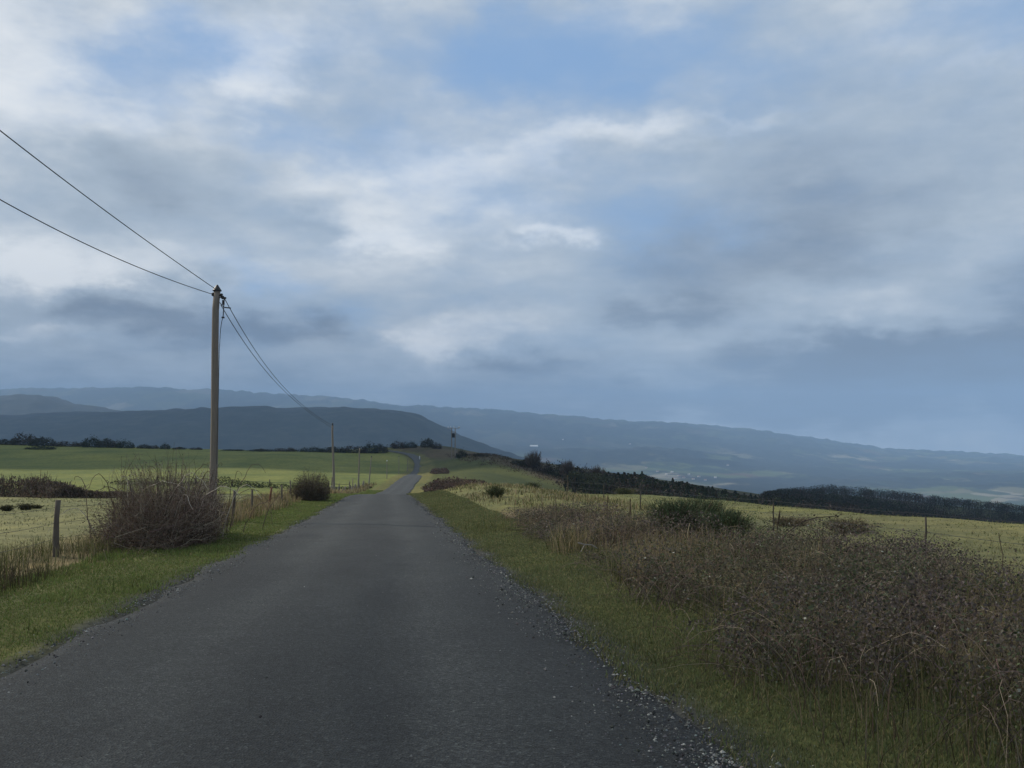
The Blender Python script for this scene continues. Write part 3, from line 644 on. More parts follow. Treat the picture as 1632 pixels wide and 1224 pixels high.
# ------------------------------------------------------------------ brambles, bushes
def canes(n, P0, length, rise, droop, r, c, m_, K=7, heading=None):
    """arching stems from P0"""
    th = rng.uniform(0, 2 * np.pi, n) if heading is None else heading; L = np.broadcast_to(length, (n,)); tt = np.linspace(0, 1, K)
    H = np.stack([np.cos(th), np.sin(th)], -1)
    hor = (L[:, None] * tt ** 1.25)[..., None] * H[:, None] * .8
    z = rise[:, None] * (1 - (1 - tt) ** 2) - droop[:, None] * tt ** 3
    P = np.concatenate([hor, z[..., None]], -1) + P0[:, None]
    P[:, 1:] += np.cumsum(rng.normal(0, .018, (n, K - 1, 3)) * L[:, None, None], 1)
    m_.tubes(P, np.outer(np.broadcast_to(r, (n,)), np.linspace(1, .35, K)), 3, c); return P
def bram_keep(s_, y):
    inner = np.interp(y, [3, 6, 8, 14, 18, 30], [3.25, 3.2, 3.05, 3.5, 3.8, 4.2]) + (fbm(s_ * 0, y, 1.6, 101) - .5) * 1.1; outer = 9.6 + (fbm(s_ * 0 + 5, y, 3.0, 102) - .5) * 2.4 - 3.2 * sstep(y, 16, 31)
    k_ = sstep(s_, inner, inner + .35) * (1 - sstep(s_, outer - .5, outer))
    gap = 1 - .85 * np.exp(-((s_ - 4.6) / 1.0) ** 2 - ((y - 14.5) / 2.8) ** 2)
    return k_ * gap * (1 - sstep(y, 27, 31)) * (.10 + .90 * sstep(fbm(s_, y, 1.7, 103), .36, .56))
def bram_h(x, y): return (.10 + .62 * sstep(fbm(x, y, 1.7, 105), .25, .78)) * (.65 + .6 * fbm(x, y, 5, 106)) * (1.05 - .35 * sstep(y, 12, 26))
m_ = MB()
s_, P = scatter(17000, 2.8, 11, 2.6, 31, .9, bram_keep); n = len(P); h = bram_h(P[:, 0], P[:, 1])
cc = tint(n, (.15, .115, .097), .4, (.34, .28, .21), .12)
canes(n, P - [0, 0, .03], rng.uniform(.35, 1.15, n), h * rng.uniform(.55, 1.2, n), h * rng.uniform(.2, 1.0, n), .0018 + .00017 * P[:, 1], cc, m_)
s_, P = scatter(330000, 2.8, 11, 2.6, 31, .95, bram_keep); n = len(P); h = bram_h(P[:, 0], P[:, 1])
P[:, 2] += h * rng.uniform(0.02, 1.05, n) ** .75; q_ = fbm(P[:, 0], P[:, 1], 1.1, 108)
cb = np.where((rng.uniform(0, 1, n) < .15 + .45 * sstep(q_, .45, .75))[:, None], np.array([.086, .092, .064]), np.array([.122, .098, .093]))
q2 = sstep(fbm(P[:, 0], P[:, 1], 3.2, 109), .45, .7)[:, None]; cb = cb * (1 - q2) + cb * np.array([1.0, 1.12, .85]) * q2; cb = cb * (1 + rng.normal(0, .3, (n, 1))).clip(.4, 2); pale = rng.uniform(0, 1, n) < .004; cb[pale] = (.42, .42, .36)
m_.leaves(P, (.016 + .012 * rng.uniform(0, 1, n)) * (1 + .035 * P[:, 1]), cb, 0, .65)
tag(m_.build('bramble_thicket', M_LEAF), 'dense dark winter bramble thicket along the right verge', 'brambles', kind='stuff')

def shrub(root, hull, n_twig, n_leaf, twig_c, leaf_c, leaf_size, twig_r, h, base_r, pale=0.0, spread=.55, names=('twigs', 'leaves')):
    """a shrub inside hull(u)->points; twigs fan up from the base"""
    m_ = MB(); u_ = rng.uniform(0, 1, (n_twig, 3)); P0 = hull(u_ * [1, base_r, 0]); tgt = hull(np.stack([u_[:, 0] + rng.normal(0, .05, n_twig), np.clip(u_[:, 1] * rng.uniform(.7, 1.3, n_twig), 0, 1), rng.uniform(.5, 1.08, n_twig)], -1))
    tt = np.linspace(0, 1, 6)[None, :, None]; sp_ = rng.uniform(0, 1, n_twig) < .72; ns_ = int(sp_.sum()); tgt[sp_] = hull(np.stack([u_[sp_, 0] + rng.normal(0, .2, ns_), rng.uniform(.25, 1, ns_), rng.uniform(.15, 1.0, ns_)], -1)); wv = 1 + .8 * (tt - tt ** 2) * rng.normal(0, 1, (n_twig, 1, 3)); P = P0[:, None] * (1 - tt) + tgt[:, None] * tt * wv; P[..., 2] = np.abs(P[..., 2]); P[..., 2] += (spread * .3 * h * np.sin(tt[..., 0] * np.pi) * rng.uniform(-.2, 1, (n_twig, 1)))
    P[:, 1:] += np.cumsum(rng.normal(0, .055 * h / 1.6, (n_twig, 5, 3)), 1)
    m_.tubes(P, np.outer(rng.uniform(.6, 1.3, n_twig) * twig_r, np.linspace(1, .35, 6)), 3, tint(n_twig, twig_c, .35, (.30, .26, .2), pale))
    m_.build(names[0], M_TWIG, root)
    if n_leaf:
        m_ = MB(); L = hull(np.stack([rng.uniform(0, 1, n_leaf), rng.uniform(0, 1, n_leaf) ** .45, rng.uniform(0, 1, n_leaf)], -1))
        m_.leaves(L, leaf_size * rng.uniform(.6, 1.4, n_leaf), tint(n_leaf, leaf_c, .35)); m_.build(names[1], M_LEAF, root)
def hull_fn(a, b, h, rz, seed, lump=.3, flat=.35):
    """ellipsoid-like bush volume: u0 angle, u1 radius, u2 height; uneven top"""
    cr, sr = math.cos(rz), math.sin(rz)
    def f(u):
        th = u[:, 0] * 2 * np.pi; r = np.sqrt(np.clip(u[:, 1], 0, 1)); x, y = np.cos(th) * r, np.sin(th) * r
        top = np.clip(1 - r ** 3.6, 0, 1) ** .5 * (1 + lump * 2 * (fbm(x * 2 + seed, y * 2, .7, seed) - .5)); edge = 1 + lump * (fbm(np.cos(th) * 2 + seed, np.sin(th) * 2, .8, seed + 3) - .5) * 2
        z = h * np.maximum(top, flat * .3) * u[:, 2]; bulge = 1 - .25 * (1 - u[:, 2]) ** 2
        X, Y = x * a * edge * bulge, y * b * edge * bulge
        return np.stack([X * cr - Y * sr, X * sr + Y * cr, z], -1)
    return f
bb = np.array([-8.05, 20.9, 0]); bb[2] = G0(bb[0], bb[1])
bush = thing('bramble_bush', 'large tangled brown bramble bush with pale arching canes at the foot of the tall pole', 'bush', bb)
hf = hull_fn(1.3, 3.7, 1.75, R(8), 5, .52)
shrub(bush, hf, 3800, 13000, (.16, .125, .10), (.105, .078, .064), .034, .0065, 1.7, .9, .2)
for i, (x0, y0, hd, L, ri, dr) in enumerate(((-.4, -1.5, .2, 1.5, 2.0, .65), (.1, -1.0, .1, 1.3, 2.1, .8), (-.4, -1.2, 2.2, 1.0, 1.9, .6), (.5, 0, .3, 1.5, 1.75, .6), (-.2, -.5, 3.0, 1.1, 2.0, .9), (.9, 1.2, .1, 1.3, 1.6, .7),
                                             (-.8, -1.6, 3.3, 1.2, 1.3, .9), (.6, -1.4, -.6, 1.0, 1.6, .7), (.3, .8, -2.2, .9, 1.9, .5), (1.3, 3.3, .2, 1.6, 1.3, .6), (1.1, 2.2, -.2, 1.9, 1.35, .9), (-.9, -1.8, 2.6, 1.0, 1.8, .3)) + tuple((rng.uniform(-.8, .9), rng.uniform(-1.6, 2.8), rng.uniform(-3, 3), rng.uniform(.5, 1.3), rng.uniform(1.5, 2.15), rng.uniform(.3, .9)) for _ in range(16))):
    m_ = MB(); canes(1, np.array([[x0, y0, 0.]]), L, np.array([ri]), np.array([dr]), .0135, np.array([[.46, .41, .34]]) if i < 9 else np.array([[.12, .09, .07]]), m_, 14, np.array([hd])); m_.build('cane', M_TWIG, bush)
for a_ in np.linspace(0, 5.4, 7):
    m_ = MB(); x0, y0 = .5 * math.cos(a_), 1.6 * math.sin(a_); canes(1, np.array([[x0, y0, -.1]]), 1.0, np.array([1.7]), np.array([.25]), .022, np.array([[.12, .10, .085]]), m_, 10, np.array([a_ + .4])); m_.build('main_stem', M_TWIG, bush)
rb = on_ground(495, 53); o = thing('thorn_bush', 'dark rounded thorn bush standing on the left verge before the second pole', 'bush', rb)
shrub(o, hull_fn(1.12, 1.3, 1.72, 0, 12, .34), 1200, 9000, (.11, .09, .07), (.09, .078, .054), .055, .010, 1.9, .5)
# green broom at the back of the thicket
BR = [((1075, 18.5), .78, .42, 'low'), ((1118, 19.5), .86, .5, 'tall'), ((1158, 17.5), .62, .4, 'right')]
blab = {'low': 'green broom shrub, left of the three at the back of the brambles', 'tall': 'tallest green broom shrub, between the two others at the back of the brambles', 'right': 'green broom shrub nearest the verge, right of the two others'}
def broom(name, label, p, h, r, n=900, c=(.072, .094, .052), group=None):
    o = thing(name, label, 'shrub', p, group); m_ = MB()
    P0 = np.stack([rng.normal(0, r * .3, n), rng.normal(0, r * .3, n), np.zeros(n)], -1); dirv = np.stack([rng.normal(0, r * .55, n), rng.normal(0, r * .55, n), h * rng.uniform(.45, 1.1, n)], -1)
    tt = np.linspace(0, 1, 4)[None, :, None]; P = P0[:, None] + dirv[:, None] * np.concatenate([tt ** 1.3, tt ** 1.3, tt], -1); P += rng.normal(0, .012, P.shape)
    m_.tubes(P, np.outer(np.full(n, .0045 + .00016 * p[1]), [1, .9, .7, .3]), 3, tint(n, c, .3, (.13, .11, .075), .25)); m_.build('stems', M_TWIG, o)
    m_ = MB(); k_ = rng.integers(0, n, n * 5); f_ = rng.uniform(.3, 1, n * 5)[:, None]; m_.leaves(P0[k_] + dirv[k_] * f_ + rng.normal(0, .03, (n * 5, 3)), .03 + .0006 * p[1], tint(n * 5, c, .3)); m_.build('foliage', M_LEAF, o)
for (px, d), h, r, kx in BR: broom('broom_shrub', blab[kx], on_ground(px, d), h, r, 1000, group='broom shrubs in the thicket')
for px, d, h, r, lb in ((848, 74, .75, .55, 'small dark green broom tuft alone in the pale grass below the ridge'), (790, 44, .55, .4, 'small olive broom tuft on the dead grass bank beside the lane'), (1350, 24.5, .34, .6, 'low brown shrub in the right hand field above the brambles'),
                         (1258, 27, .26, .5, 'low grey brown tuft in the field near the arched cane'), (780, 88, .7, .9, 'dark low shrub at the upper end of the tan grass bank'), (995, 82, .7, .8, 'green shrub on the field edge below the dark trees')):
    broom('small_shrub', lb, on_ground(px, d), h, r, 420, (.075, .085, .042) if 'brown' not in lb else (.12, .105, .07), 'small shrubs in the rough grass')
# heather clumps on the bank right of the lane
for px, d, a, b, h, lb in ((728, 74, 2.6, 6.5, .75, 'large reddish brown heather clump low on the bank beside the lane'), (700, 112, 1.7, 5, .8, 'smaller brown heather clump right of the road corner'), (752, 92, 2.0, 5, .8, 'brown scrub clump joining the heather to the tan grass bank'), (702, 235, 2.8, 10, 1.2, 'dark purple scrub patch beside the lane where it climbs')):
    o = thing('heather_clump', lb, 'scrub', on_ground(px, d), 'scrub clumps right of the lane'); shrub(o, hull_fn(a, b, h, R(6), int(px), .6, .6), 420, 4200, (.10, .075, .06), (.085, .065, .056), .10 + .0007 * d, .014, h, .9)
# dead stems and details in the thicket
for i, (px, d, top, lb) in enumerate(((889, 24, 790, 'thin dead stalk in a pair at the left of the bramble top'), (901, 27, 757, 'tall thin bare sapling stem standing highest above the brambles'), (911, 27, 785, 'dead stalk just right of the tall sapling stem'), (963, 23, 790, 'dead stalk with dark seed head mid way along the brambles'),
                                       (1004, 20, 796, 'dead stalk with a branching dark head near the broom'), (1229, 14, 815, 'dead dock stalk with knotted seeds at the right of the broom'), (1096, 15.5, 832, 'pale straw stem standing in front of the broom'), (1600, 11.5, 848, 'thin dead stalk near the right edge of the brambles'))):
    p = on_ground(px, d); h = rel(top, d) - p[2]; o = thing('dead_stalk', lb, 'plant stalk', p, 'dead stalks above the brambles'); m_ = MB()
    pts = path_pts((0, 0, -.1), (rng.normal(0, .05), 0, h), 7); pts[1:, 0] += np.cumsum(rng.normal(0, .012, 6)); m_.tubes(pts, np.linspace(.007, .004, 7) * (1 + d * .03), 4, (.10, .08, .06) if 'pale' not in lb else (.32, .27, .18)); m_.build('stem', M_TWIG, o)
    if 'head' in lb or 'seeds' in lb:
        m_ = MB(); q_ = path_pts(pts[-3], pts[-1] + [0, 0, .03], 9); m_.tubes(q_, (np.abs(rng.normal(.006, .005, 9)) + .003)[None], 6, (.075, .057, .045), caps=True); m_.build('seed_head', M_LEAF, o)
p = on_ground(1228, 12.5); o = thing('arching_cane', 'long dark bramble cane arching right over the field edge', 'bramble cane', p); m_ = MB()
pts = np.array([pix_at(*q, 12.5) - p for q in ((1228, 905), (1238, 870), (1256, 848), (1278, 832), (1300, 825), (1320, 823.5), (1338, 822))]); pts[0, 2] = -.1
m_.tubes(pts, np.linspace(.009, .005, 7), 5, (.075, .055, .05)); m_.build('stem', M_TWIG, o)
m_ = MB(); m_.leaves(pts[2:][rng.integers(0, 5, 12)] + rng.normal(0, .02, (12, 3)), .045, (.05, .04, .035)); m_.build('leaves', M_LEAF, o)
for lb, dd, px_l in (('upper thin cane arching over the fence posts right of the tall pole', 27.5, ((371, 836), (372, 802), (384, 785), (398, 779), (411, 782), (423, 793), (431, 806), (434, 836))),
                     ('lower thin cane bending down between the fence posts right of the tall pole', 27.0, ((368, 838), (371, 806), (382, 794), (396, 789), (408, 791), (420, 802), (432, 818)))):
    p = on_ground(px_l[0][0], dd); o = thing('arching_cane', lb, 'bramble cane', p, 'bramble canes by the fence'); m_ = MB(); q_ = np.array([pix_at(*c_, dd) - p for c_ in px_l]); q_[0, 2] = -.1
    m_.tubes(q_, np.linspace(.012, .006, len(q_)), 5, (.13, .10, .08)); m_.build('stem', M_TWIG, o)
p = on_ground(936, 15.6); o = thing('fallen_branch', 'pale broken branch lying at the front of the brambles', 'branch', p + [0, 0, .2]); m_ = MB()
m_.tubes(np.array([[-.17, 0, .06], [-.05, .02, .03], [.08, .03, .02], [.18, .0, -.04]]), [.012, .012, .01, .007], 6, (.25, .235, .21), caps=True); m_.tubes(np.array([[-.05, .02, .03], [-.09, .0, -.04], [-.12, -.02, -.09]]), .006, 5, (.34, .32, .28)); m_.build('wood', M_TWIG, o)

# ------------------------------------------------------------------ hedges of the left fields
def hedge(name, label, pts, wd, hs, n_leaf, n_twig, lc, tc, ls):
    c0 = np.array(pts[len(pts) // 2]); o = thing(name, label, 'hedge', c0); pts = np.array(pts) - c0; hs = np.array(hs, float); K = len(pts)
    def samp(n):
        u = rng.uniform(0, K - 1, n); i = np.minimum(u.astype(int), K - 2); f_ = (u - i)[:, None]; P = pts[i] * (1 - f_) + pts[i + 1] * f_
        hh_ = np.interp(u, np.arange(K), hs) * (.62 + .75 * fbm(u * 3.1, u * 0, .5, int(abs(c0[0]) * 7))); off_ = rng.normal(0, wd * .45, n); P = P + np.stack([off_ * .4, off_, 0 * u], -1)
        return P, hh_ * np.clip(1 - (off_ / wd) ** 2, .15, 1)
    P, h_ = samp(n_leaf); g_ = G0(P[:, 0] + c0[0], P[:, 1] + c0[1]) - c0[2]; P[:, 2] = g_ + h_ * rng.uniform(0, 1, n_leaf) ** .7
    m_ = MB(); m_.leaves(P, ls * rng.uniform(.6, 1.4, n_leaf), tint(n_leaf, lc, .35)); m_.build('foliage', M_LEAF, o)
    if not n_twig: return
    P, h_ = samp(n_twig); P[:, 2] = G0(P[:, 0] + c0[0], P[:, 1] + c0[1]) - c0[2]; E = P + np.stack([rng.normal(0, .3, n_twig), rng.normal(0, .3, n_twig), h_ * rng.uniform(.7, 1.2, n_twig)], -1)
    m_ = MB(); m_.tubes(np.stack([P, (P + E) / 2 + rng.normal(0, .06, P.shape), E], 1), np.outer(np.full(n_twig, ls * .22), [1, .8, .4]), 3, tint(n_twig, tc, .3)); m_.build('twigs', M_TWIG, o)
hedge('bramble_hedge', 'brown bramble hedge at the left edge of the pale pasture', [on_ground(px, d) for px, d in ((-120, 70), (-40, 70), (40, 67), (80, 64), (105, 61), (150, 62), (200, 63))], 1.5, [1.6, 1.5, 1.6, 1.3, .9, .5, .4], 9000, 1200, (.10, .08, .064), (.11, .09, .07), .16)
hedge('field_hedge', 'low ragged green hedge crossing the bright pasture behind the fence', [on_ground(px, d) for px, d in ((180, 142), (260, 146), (330, 150), (362, 150), (400, 151), (440, 151), (500, 152), (560, 153), (590, 160))], .8, [.6, .7, .9, 1.9, 1.0, .9, .5, .6, .4], 5200, 0, (.052, .062, .028), (.07, .06, .05), .22)
# scattered dark tussocks in the near left pasture
for px, d, r, lb in ((12, 40, .45, 'small dark rush tussock, nearest the left edge of the pale pasture'), (42, 41, .5, 'dark rush tussock between the two others in the pale pasture'), (60, 42.5, .28, 'tiny dark rush tussock, last of three in the pale pasture')):
    broom('rush_tussock', lb, on_ground(px, d), r * .55, r * .6, 160, (.05, .05, .028), 'rush tussocks in the pasture')

# ------------------------------------------------------------------ far bushes and trees
def leafy_proto(name, seed, n, a, h, lc, ls, trunk=0.0, group=None, cat='bush', hidden_label='x'):
    o = thing(name, hidden_label, cat, (0, 0, 0), group); hf_ = hull_fn(a, a, h, 0, seed, .38)
    if trunk:
        m_ = MB(); m_.tubes(path_pts((0, 0, -1), (0, 0, h * .6), 4), np.linspace(.16, .07, 4), 6, (.06, .05, .042)); m_.build('trunk', M_TWIG, o)
    m_ = MB(); cl = rng.integers(0, 14, n); ctr = hf_(rng.uniform(0, 1, (14, 3)) * [1, .8, .75] + [0, 0, .2]); L = ctr[cl] + rng.normal(0, a * .16, (n, 3)); L[:, 2] = np.abs(L[:, 2]); k_ = rng.uniform(0, 1, n) < .65
    L[k_] = hf_(np.stack([rng.uniform(0, 1, k_.sum()), rng.uniform(0, 1, k_.sum()) ** .5, rng.uniform(0, 1, k_.sum())], -1)); L[:, 2] += trunk * .5
    cj = (1 + .3 * rng.normal(size=14))[cl].clip(.5, 1.7)[:, None]; m_.leaves(L, ls * rng.uniform(.6, 1.5, n), tint(n, lc, .25) * cj); m_.build('foliage' if not trunk else 'crown', M_LEAF, o); return o
RB = [leafy_proto('ridge_bush', 31 + i, 1500, 1.0, 1.25, c_, .13) for i, c_ in enumerate(((.036, .036, .026), (.05, .040, .032), (.03, .038, .024)))]
first = [True, True, True]
ridge = [(8, 425, 26, 700, 'dark bush at the far left end of the field skyline'), (37, 428, 30, 692, 'tall dark bush highest on the left end of the skyline'), (62, 380, 34, 711, 'low dark bush just below the left skyline'), (66, 425, 36, 697, 'broad dark bush right of the tall one on the skyline'), (105, 428, 40, 704, 'long low bush on the skyline'),
         (146, 425, 24, 698, 'rounded dark bush starting the dense clump on the skyline'), (166, 426, 26, 699, 'dark bush in the middle of the dense skyline clump'), (182, 428, 22, 703, 'low bush in the dense skyline clump'), (199, 425, 22, 703, 'last bush of the dense skyline clump'), (228, 426, 16, 706, 'small dark bush beyond the dense clump'), (244, 428, 14, 708, 'low bush between two small pointed ones'),
         (262, 427, 12, 705, 'pointed small bush left of the tall pole on the skyline'), (285, 428, 18, 711, 'low scrub left of the tall pole on the skyline'), (312, 428, 18, 712, 'low scrub close left of the tall pole'), (370, 430, 34, 716, 'low brown scrub just right of the tall pole'), (415, 432, 36, 714, 'low brown scrub on the skyline, first right of the scrub by the pole'), (455, 434, 34, 712, 'brown scrub on the skyline midway to the second pole'),
         (495, 436, 36, 711, 'brown scrub on the skyline above the round bush'), (530, 440, 36, 709, 'scrub on the skyline behind the second pole'), (563, 444, 34, 708, 'scrub on the skyline behind the leaning pole'), (590, 446, 20, 703, 'peaked dark bush on the skyline'), (606, 450, 24, 708, 'low scrub right of the peaked bush'), (634, 478, 22, 704, 'dark bush beside the lane where it leaves the ridge'), (652, 482, 24, 705, 'flat topped dark bush over the lane end'),
         (681, 480, 22, 699, 'tall rounded bush standing over the white marker post'), (696, 470, 12, 706, 'small bush right of the rounded one by the marker'), (735, 338, 14, 718, 'dark bush right of the twin pole structure'), (762, 325, 16, 723, 'small dark bush on the falling ridge'), (773, 318, 10, 727, 'tiny bush low on the falling ridge'), (826, 285, 22, 734, 'low dark scrub bush just left of the tallest bare tree'), (838, 276, 22, 731, 'dark bush at the foot of the tallest bare tree'), (868, 266, 26, 736, 'dark bush just right of the tallest bare tree'), (888, 262, 26, 740, 'dark bush left of the second bare tree'), (918, 256, 28, 744, 'dark bush between the second and third bare trees'), (938, 252, 28, 746, 'dark bush left of the faint third bare tree')]
for i, (px, d, wpx, top, lb) in enumerate(ridge):
    k_ = i % 3; p = on_ground(px, d); wd = wpx * d / FPX; h = max(.8, rel(top, d) - p[2]); h = h * (.72 if 210 < px < 600 else .95); sc_ = (wd / 1.45, wd / 1.9, h / 1.2)
    if first[k_]: o = RB[k_]; first[k_] = False; o.location = p; o.scale = sc_; o['label'] = lb
    else: o = dup(RB[k_], p, rng.uniform(0, 6), sc_, lb)
    o['group'] = 'bushes along the ridge skyline'
# belt of trees below the right field
def bare_tree(label, px, d, top, wpx, n=900):
    p = on_ground(px, d); h = rel(top, d) - p[2]; r = wpx * d / FPX / 2 * 1.45; o = thing('bare_tree', label, 'tree', p, 'bare trees above the dark belt')
    m_ = MB(); hub = np.array([0, 0, max(.5, h - 2.0 * r)]); m_.tubes(path_pts((0, 0, -1), hub, 4), np.linspace(.26, .16, 4), 7, (.06, .05, .045))
    nb = 10; L = np.stack([hub + (np.array([math.cos(a) * r * .7, math.sin(a) * r * .7, r * (.8 + .9 * rng.uniform())])) * np.linspace(0, 1, 4)[:, None] for a in rng.uniform(0, 6.28, nb)]); m_.tubes(L, np.linspace(.12, .05, 4)[None].repeat(nb, 0), 5, (.06, .05, .045)); m_.build('trunk', M_TWIG, o)
    m_ = MB(); v = rng.normal(size=(n, 3)); v /= np.linalg.norm(v, axis=1, keepdims=True); c_ = hub + [0, 0, r * .95]; E = c_ + v * [1, 1, .95] * r * (.55 + .6 * fbm(v[:, 0] * 2 + px, v[:, 2] * 2 + v[:, 1], .8, 3))[:, None] * rng.uniform(.6, 1.15, (n, 1)); S = hub + (E - hub) * rng.uniform(.3, .75, (n, 1))
    m_.tubes(np.stack([S, (S + E) / 2 + rng.normal(0, .12, S.shape), E], 1), np.outer(np.full(n, .036), [1, .8, .45]), 3, tint(n, (.095, .078, .068), .25)); m_.build('crown', M_TWIG, o)
bare_tree('tallest bare round crowned tree at the upper end of the dark belt', 850, 268, 716, 24)
bare_tree('bare tree second from the upper end of the dark belt', 905, 255, 729, 21)
bare_tree('faint low bare tree before the evergreens of the dark belt', 951, 248, 737, 24)
def evergreen(seed, tone):
    o = thing('evergreen_tree', 'x', 'tree', (0, 0, 0)); m_ = MB(); m_.tubes(path_pts((0, 0, -.1), (0, 0, .9), 3), [.022, .016, .004], 6, (.05, .04, .035)); m_.build('trunk', M_TWIG, o)
    n = 1500; z = rng.uniform(.12, 1, n); r = .22 * (1.08 - z) ** .75 * (1 + .35 * (fbm(z * 6 + seed, z * 0, .6, seed) - .5) * 2) * np.sqrt(rng.uniform(.15, 1, n)); th = rng.uniform(0, 6.28, n) + .5 * np.round(z * 8)
    m_ = MB(); m_.leaves(np.stack([np.cos(th) * r, np.sin(th) * r, z - .12 * r], -1), .034 * rng.uniform(.6, 1.5, n), tint(n, tone, .4)); m_.build('crown', M_LEAF, o); return o
EV = [evergreen(3, (.024, .034, .022)), evergreen(8, (.045, .042, .032)), evergreen(15, (.032, .044, .026))]; used = [False] * 3
TOP = [(820, 735), (840, 733), (870, 738), (900, 744), (930, 746), (960, 749), (1000, 750), (1022, 750), (1040, 755), (1052, 764), (1062, 761), (1090, 763), (1110, 769), (1140, 775), (1170, 781), (1210, 788), (1260, 792)]
ei = 0
for row, d0 in enumerate((268, 246, 226)):
    for px in np.arange(862 + row * 4, 1256, 11):
        px_ = px + rng.normal(0, 2.5); d = d0 + rng.normal(0, 5); p = on_ground(px_, d); top = np.interp(px_, *zip(*TOP)) + abs(rng.normal(0, 3.0)) + (5 if px_ < 960 else 0) + row * 3; h = rel(top, d) - p[2]
        if h < 2.5: continue
        k_ = ei % 3; ei += 1; sc_ = (max(h * .75, 7) * rng.uniform(.75, 1.1),) * 2 + (h / .98,)
        lb = 'dark evergreen tree, one of many alike in the belt below the right field'
        if not used[k_]: o = EV[k_]; used[k_] = True; o.location = p; o.scale = sc_; o['label'] = lb
        else: o = dup(EV[k_], p, rng.uniform(0, 6), sc_, lb)
        o['group'] = 'evergreens of the dark belt'
# brown scrub in front of the belt and woods over the spur: too many to count
m_ = MB(); n = 4200; px = rng.uniform(900, 1900, n); d = rng.uniform(190, 700, n); x = (px - 816) / FPX * d; z = G0(x, d)
k_ = (z > SPUR(px) * 0 - 130); x, d, z, px = x[k_], d[k_], z[k_], px[k_]; n = len(x); ht = rng.uniform(5.5, 9.0, n) * np.where(d < 420, .8, 1); q_ = fbm(x, d, 60, 121)
prof = np.where(px < 1215, np.interp(px, *zip(*TOP)) + 4, 612 - FPX * (SPUR(px) - .0552) + 0); lim = rel(prof + np.abs(rng.normal(0, 1.5, n)), d) - z; ok = lim > 3; x, d, z, ht, q_, lim = x[ok], d[ok], z[ok], np.minimum(ht, lim)[ok], q_[ok], lim[ok]; n = len(x)
per = 90; ci = np.repeat(np.arange(n), per); v = rng.normal(size=(n * per, 3)); v /= np.linalg.norm(v, axis=1, keepdims=True); v *= rng.uniform(.35, 1, (n * per, 1)) ** .5
P = np.stack([x[ci] + v[:, 0] * ht[ci] * .5, d[ci] + v[:, 1] * ht[ci] * .5, z[ci] + ht[ci] * (.55 + .45 * v[:, 2])], -1)
kind_ = (rng.uniform(0, 1, n) < .35 + .5 * sstep(q_, .4, .65)); cc = np.where(kind_[:, None], np.array([.030, .036, .024]), np.array([.058, .048, .042])) * (1 + rng.normal(0, .2, (n, 1)))
m_.leaves(P, .62 * rng.uniform(.6, 1.4, len(P)), (cc[ci] * (1 + rng.normal(0, .2, (len(P), 1)))).clip(.006, .3)); sk = np.repeat(np.stack([x, d, z], -1)[:, None], 2, 1); sk[:, 1, 2] += ht * .7; sk[:, 0, 2] -= 1
m_.tubes(sk, np.full((n, 2), .14), 4, (.05, .042, .036)); tag(m_.build('woodland', M_LEAF), 'dark mixed woodland covering the spur beyond the right field', 'woodland', kind='stuff')
# heath scrub over the falling ridge
m_ = MB(); n = 3600; s_ = rng.uniform(14, 70, n); y_ = rng.uniform(150, 420, n); kp = rng.uniform(0, 1, n) < sstep(y_ * .02 + s_ * .09 + (fbm(s_, y_, 30, 43) - .5) * 2.6, 7.0, 8.2) * .9; s_, y_ = s_[kp], y_[kp]; x = Xr(y_) + s_; n = len(x); per = 9; ci = np.repeat(np.arange(n), per)
P = np.stack([x[ci], y_[ci], G0(x, y_)[ci]], -1) + rng.normal(0, 1, (n * per, 3)) * [.5, .5, 0] + np.stack([0 * ci, 0 * ci, rng.uniform(0, .7, n * per)], -1)
m_.leaves(P, .35, tint(n * per, (.070, .052, .040), .35, (.05, .06, .03), .2)); tag(m_.build('heath', M_LEAF), 'low brown heath scrub on the falling ridge', 'heath', kind='stuff')
# a few pale buildings down in the valley
def house(label, px, py, w_, l_, h_, roof, group='pale houses in the valley', name='house'):
    p = ground_hit(px, py, 900, 15000); o = thing(name, label, 'house', p, group, rng.uniform(-.5, .5) if name == 'house' else .1)
    m_ = MB(); m_.box((0, 0, h_ / 2 - 1), (l_, w_, h_ + 2)); m_.build('wall', M_CREAM, o, False, False)
    m_ = MB(); a, b, r = l_ / 2 + .5, w_ / 2 + .5, h_ + w_ * .35
    m_.add([[-a, -b, h_], [a, -b, h_], [a, b, h_], [-a, b, h_], [-a, 0, r], [a, 0, r], [-a, -b, h_ + .4], [a, -b, h_ + .4], [a, b, h_ + .4], [-a, b, h_ + .4]], [[0, 1, 7, 6], [2, 3, 9, 8], [6, 7, 5, 4], [8, 9, 4, 5], [0, 3, 2, 1]], (.5, .5, .5)); m_.add([[-a, -b, h_ + .02], [-a, b, h_ + .02], [-a, 0, r], [a, -b, h_ + .02], [a, b, h_ + .02], [a, 0, r]], [[0, 2, 1], [3, 4, 5]]); m_.build('roof', roof, o, False, False)
house('long white roofed barn building far off in the valley above the bare tree', 851, 712, 24, 62, 5, M_WHITE, None, 'barn')
vill = [(1062, 757), (1071, 753), (1082, 759), (1090, 762), (1098, 757), (1105, 764), (1114, 760), (1124, 766), (1076, 763), (1140, 762), (1048, 752), (1160, 742), (1030, 746), (897, 701), (1004, 708)]
for px, py in vill: house('small pale house far down in the valley, one of many alike', px, py, 9, 14, 5, M_ROOFTILE if (px % 3) else M_CREAM)
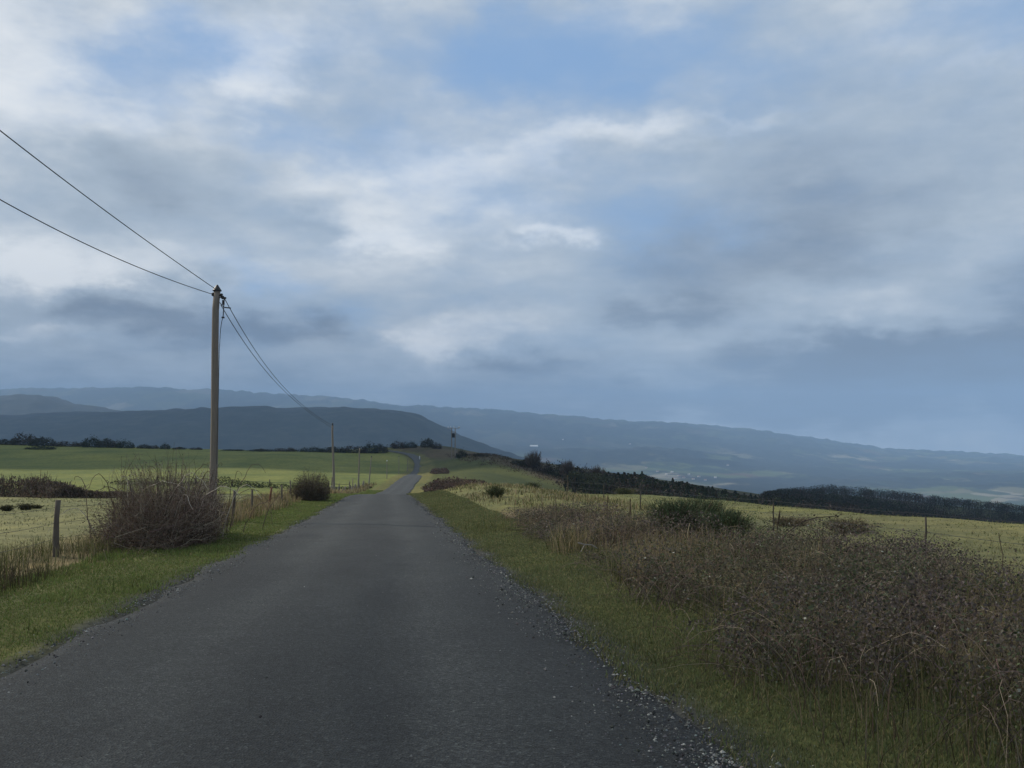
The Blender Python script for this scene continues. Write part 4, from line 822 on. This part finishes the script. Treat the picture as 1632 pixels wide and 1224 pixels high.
# ------------------------------------------------------------------ clouds placed out of view to shade parts of the land, and the haze
def cloud_over(center, rx, ry, H, rz, seed, thick=.88, name='cloud'):
    """a flat lumpy cloud H metres up whose shadow falls round the ground point `center`"""
    c = np.array(center, float) + SUN * (H / SUN[2]); nu, nv = 72, 22
    U, Vv = np.meshgrid(np.linspace(0, 2 * np.pi, nu, endpoint=False), np.linspace(-1, 1, nv))
    rad = np.sqrt(np.clip(1 - Vv ** 2, 0, 1)); e = 1 + .34 * (fbm(np.cos(U) * 3 + seed, np.sin(U) * 3, 1.0, seed) - .5) * 2 + .10 * (fbm(np.cos(U) * 12 + seed, np.sin(U) * 12 + Vv, 1.0, seed + 5) - .5) * 2
    X = np.cos(U) * rad * rx * e; Y = np.sin(U) * rad * ry * e
    Z = np.where(Vv > 0, Vv * 90 * (1 + .8 * (fbm(X, Y, 160, seed + 9) - .5)), Vv * 25)
    cr, sr = math.cos(rz), math.sin(rz)
    P = np.stack([X * cr - Y * sr + c[0], X * sr + Y * cr + c[1], Z + c[2]], -1).reshape(-1, 3)
    idx = np.arange(nv * nu).reshape(nv, nu); nx = np.roll(idx, -1, 1)
    F = np.stack([idx[:-1], nx[:-1], nx[1:], idx[1:]], -1).reshape(-1, 4)
    o = mesh_np(name, P, F, cloud_mat(thick), None, None, None, True)
    return tag(o, kind='stuff', label='grey cloud out of view, placed to shade the land', cat='cloud', group='clouds out of view that shade the land')
def cloud_mat(thick):
    m_, t, out = new_mat('cloud_mass')
    d_ = t.new('ShaderNodeBsdfDiffuse'); d_.inputs[0].default_value = (.85, .86, .88, 1); t_ = t.new('ShaderNodeBsdfTransparent')
    mx = t.new('ShaderNodeMixShader'); mx.inputs[0].default_value = thick; t.l.new(t_.outputs[0], mx.inputs[1]); t.l.new(d_.outputs[0], mx.inputs[2]); t.l.new(mx.outputs[0], out.inputs[0]); return m_
cloud_over((-60, 560, -10), 700, 300, 900, R(-4), 3)
cloud_over((-700, 3700, 0), 1500, 1300, 3300, R(-10), 9, .93)  # put in beyond the frame to darken the mesa
cloud_over((-10, -87, 0), 230, 90, 760, R(6), 6, .5)

hz_top = 620.0
hv = np.array([[sx, sy, sz] for sz in (-420, hz_top) for sy in (-13300, 13300) for sx in (-13300, 13300)], float)
hm = bpy.data.materials.new('haze'); hm.use_nodes = True; hm.node_tree.nodes.clear(); t = NT(hm.node_tree)
pv = t.new('ShaderNodeVolumePrincipled'); pv.inputs['Color'].default_value = (.39, .59, .88, 1); pv.inputs['Density'].default_value = 0.000108; pv.inputs['Anisotropy'].default_value = 0.0
ho = t.new('ShaderNodeOutputMaterial'); t.l.new(pv.outputs[0], ho.inputs['Volume'])
haze = mesh_np('haze', hv, np.array([[0, 2, 3, 1], [4, 5, 7, 6], [0, 1, 5, 4], [2, 6, 7, 3], [0, 4, 6, 2], [1, 3, 7, 5]]), hm)
tag(haze, 'pale blue haze over the valley', 'haze', kind='stuff')
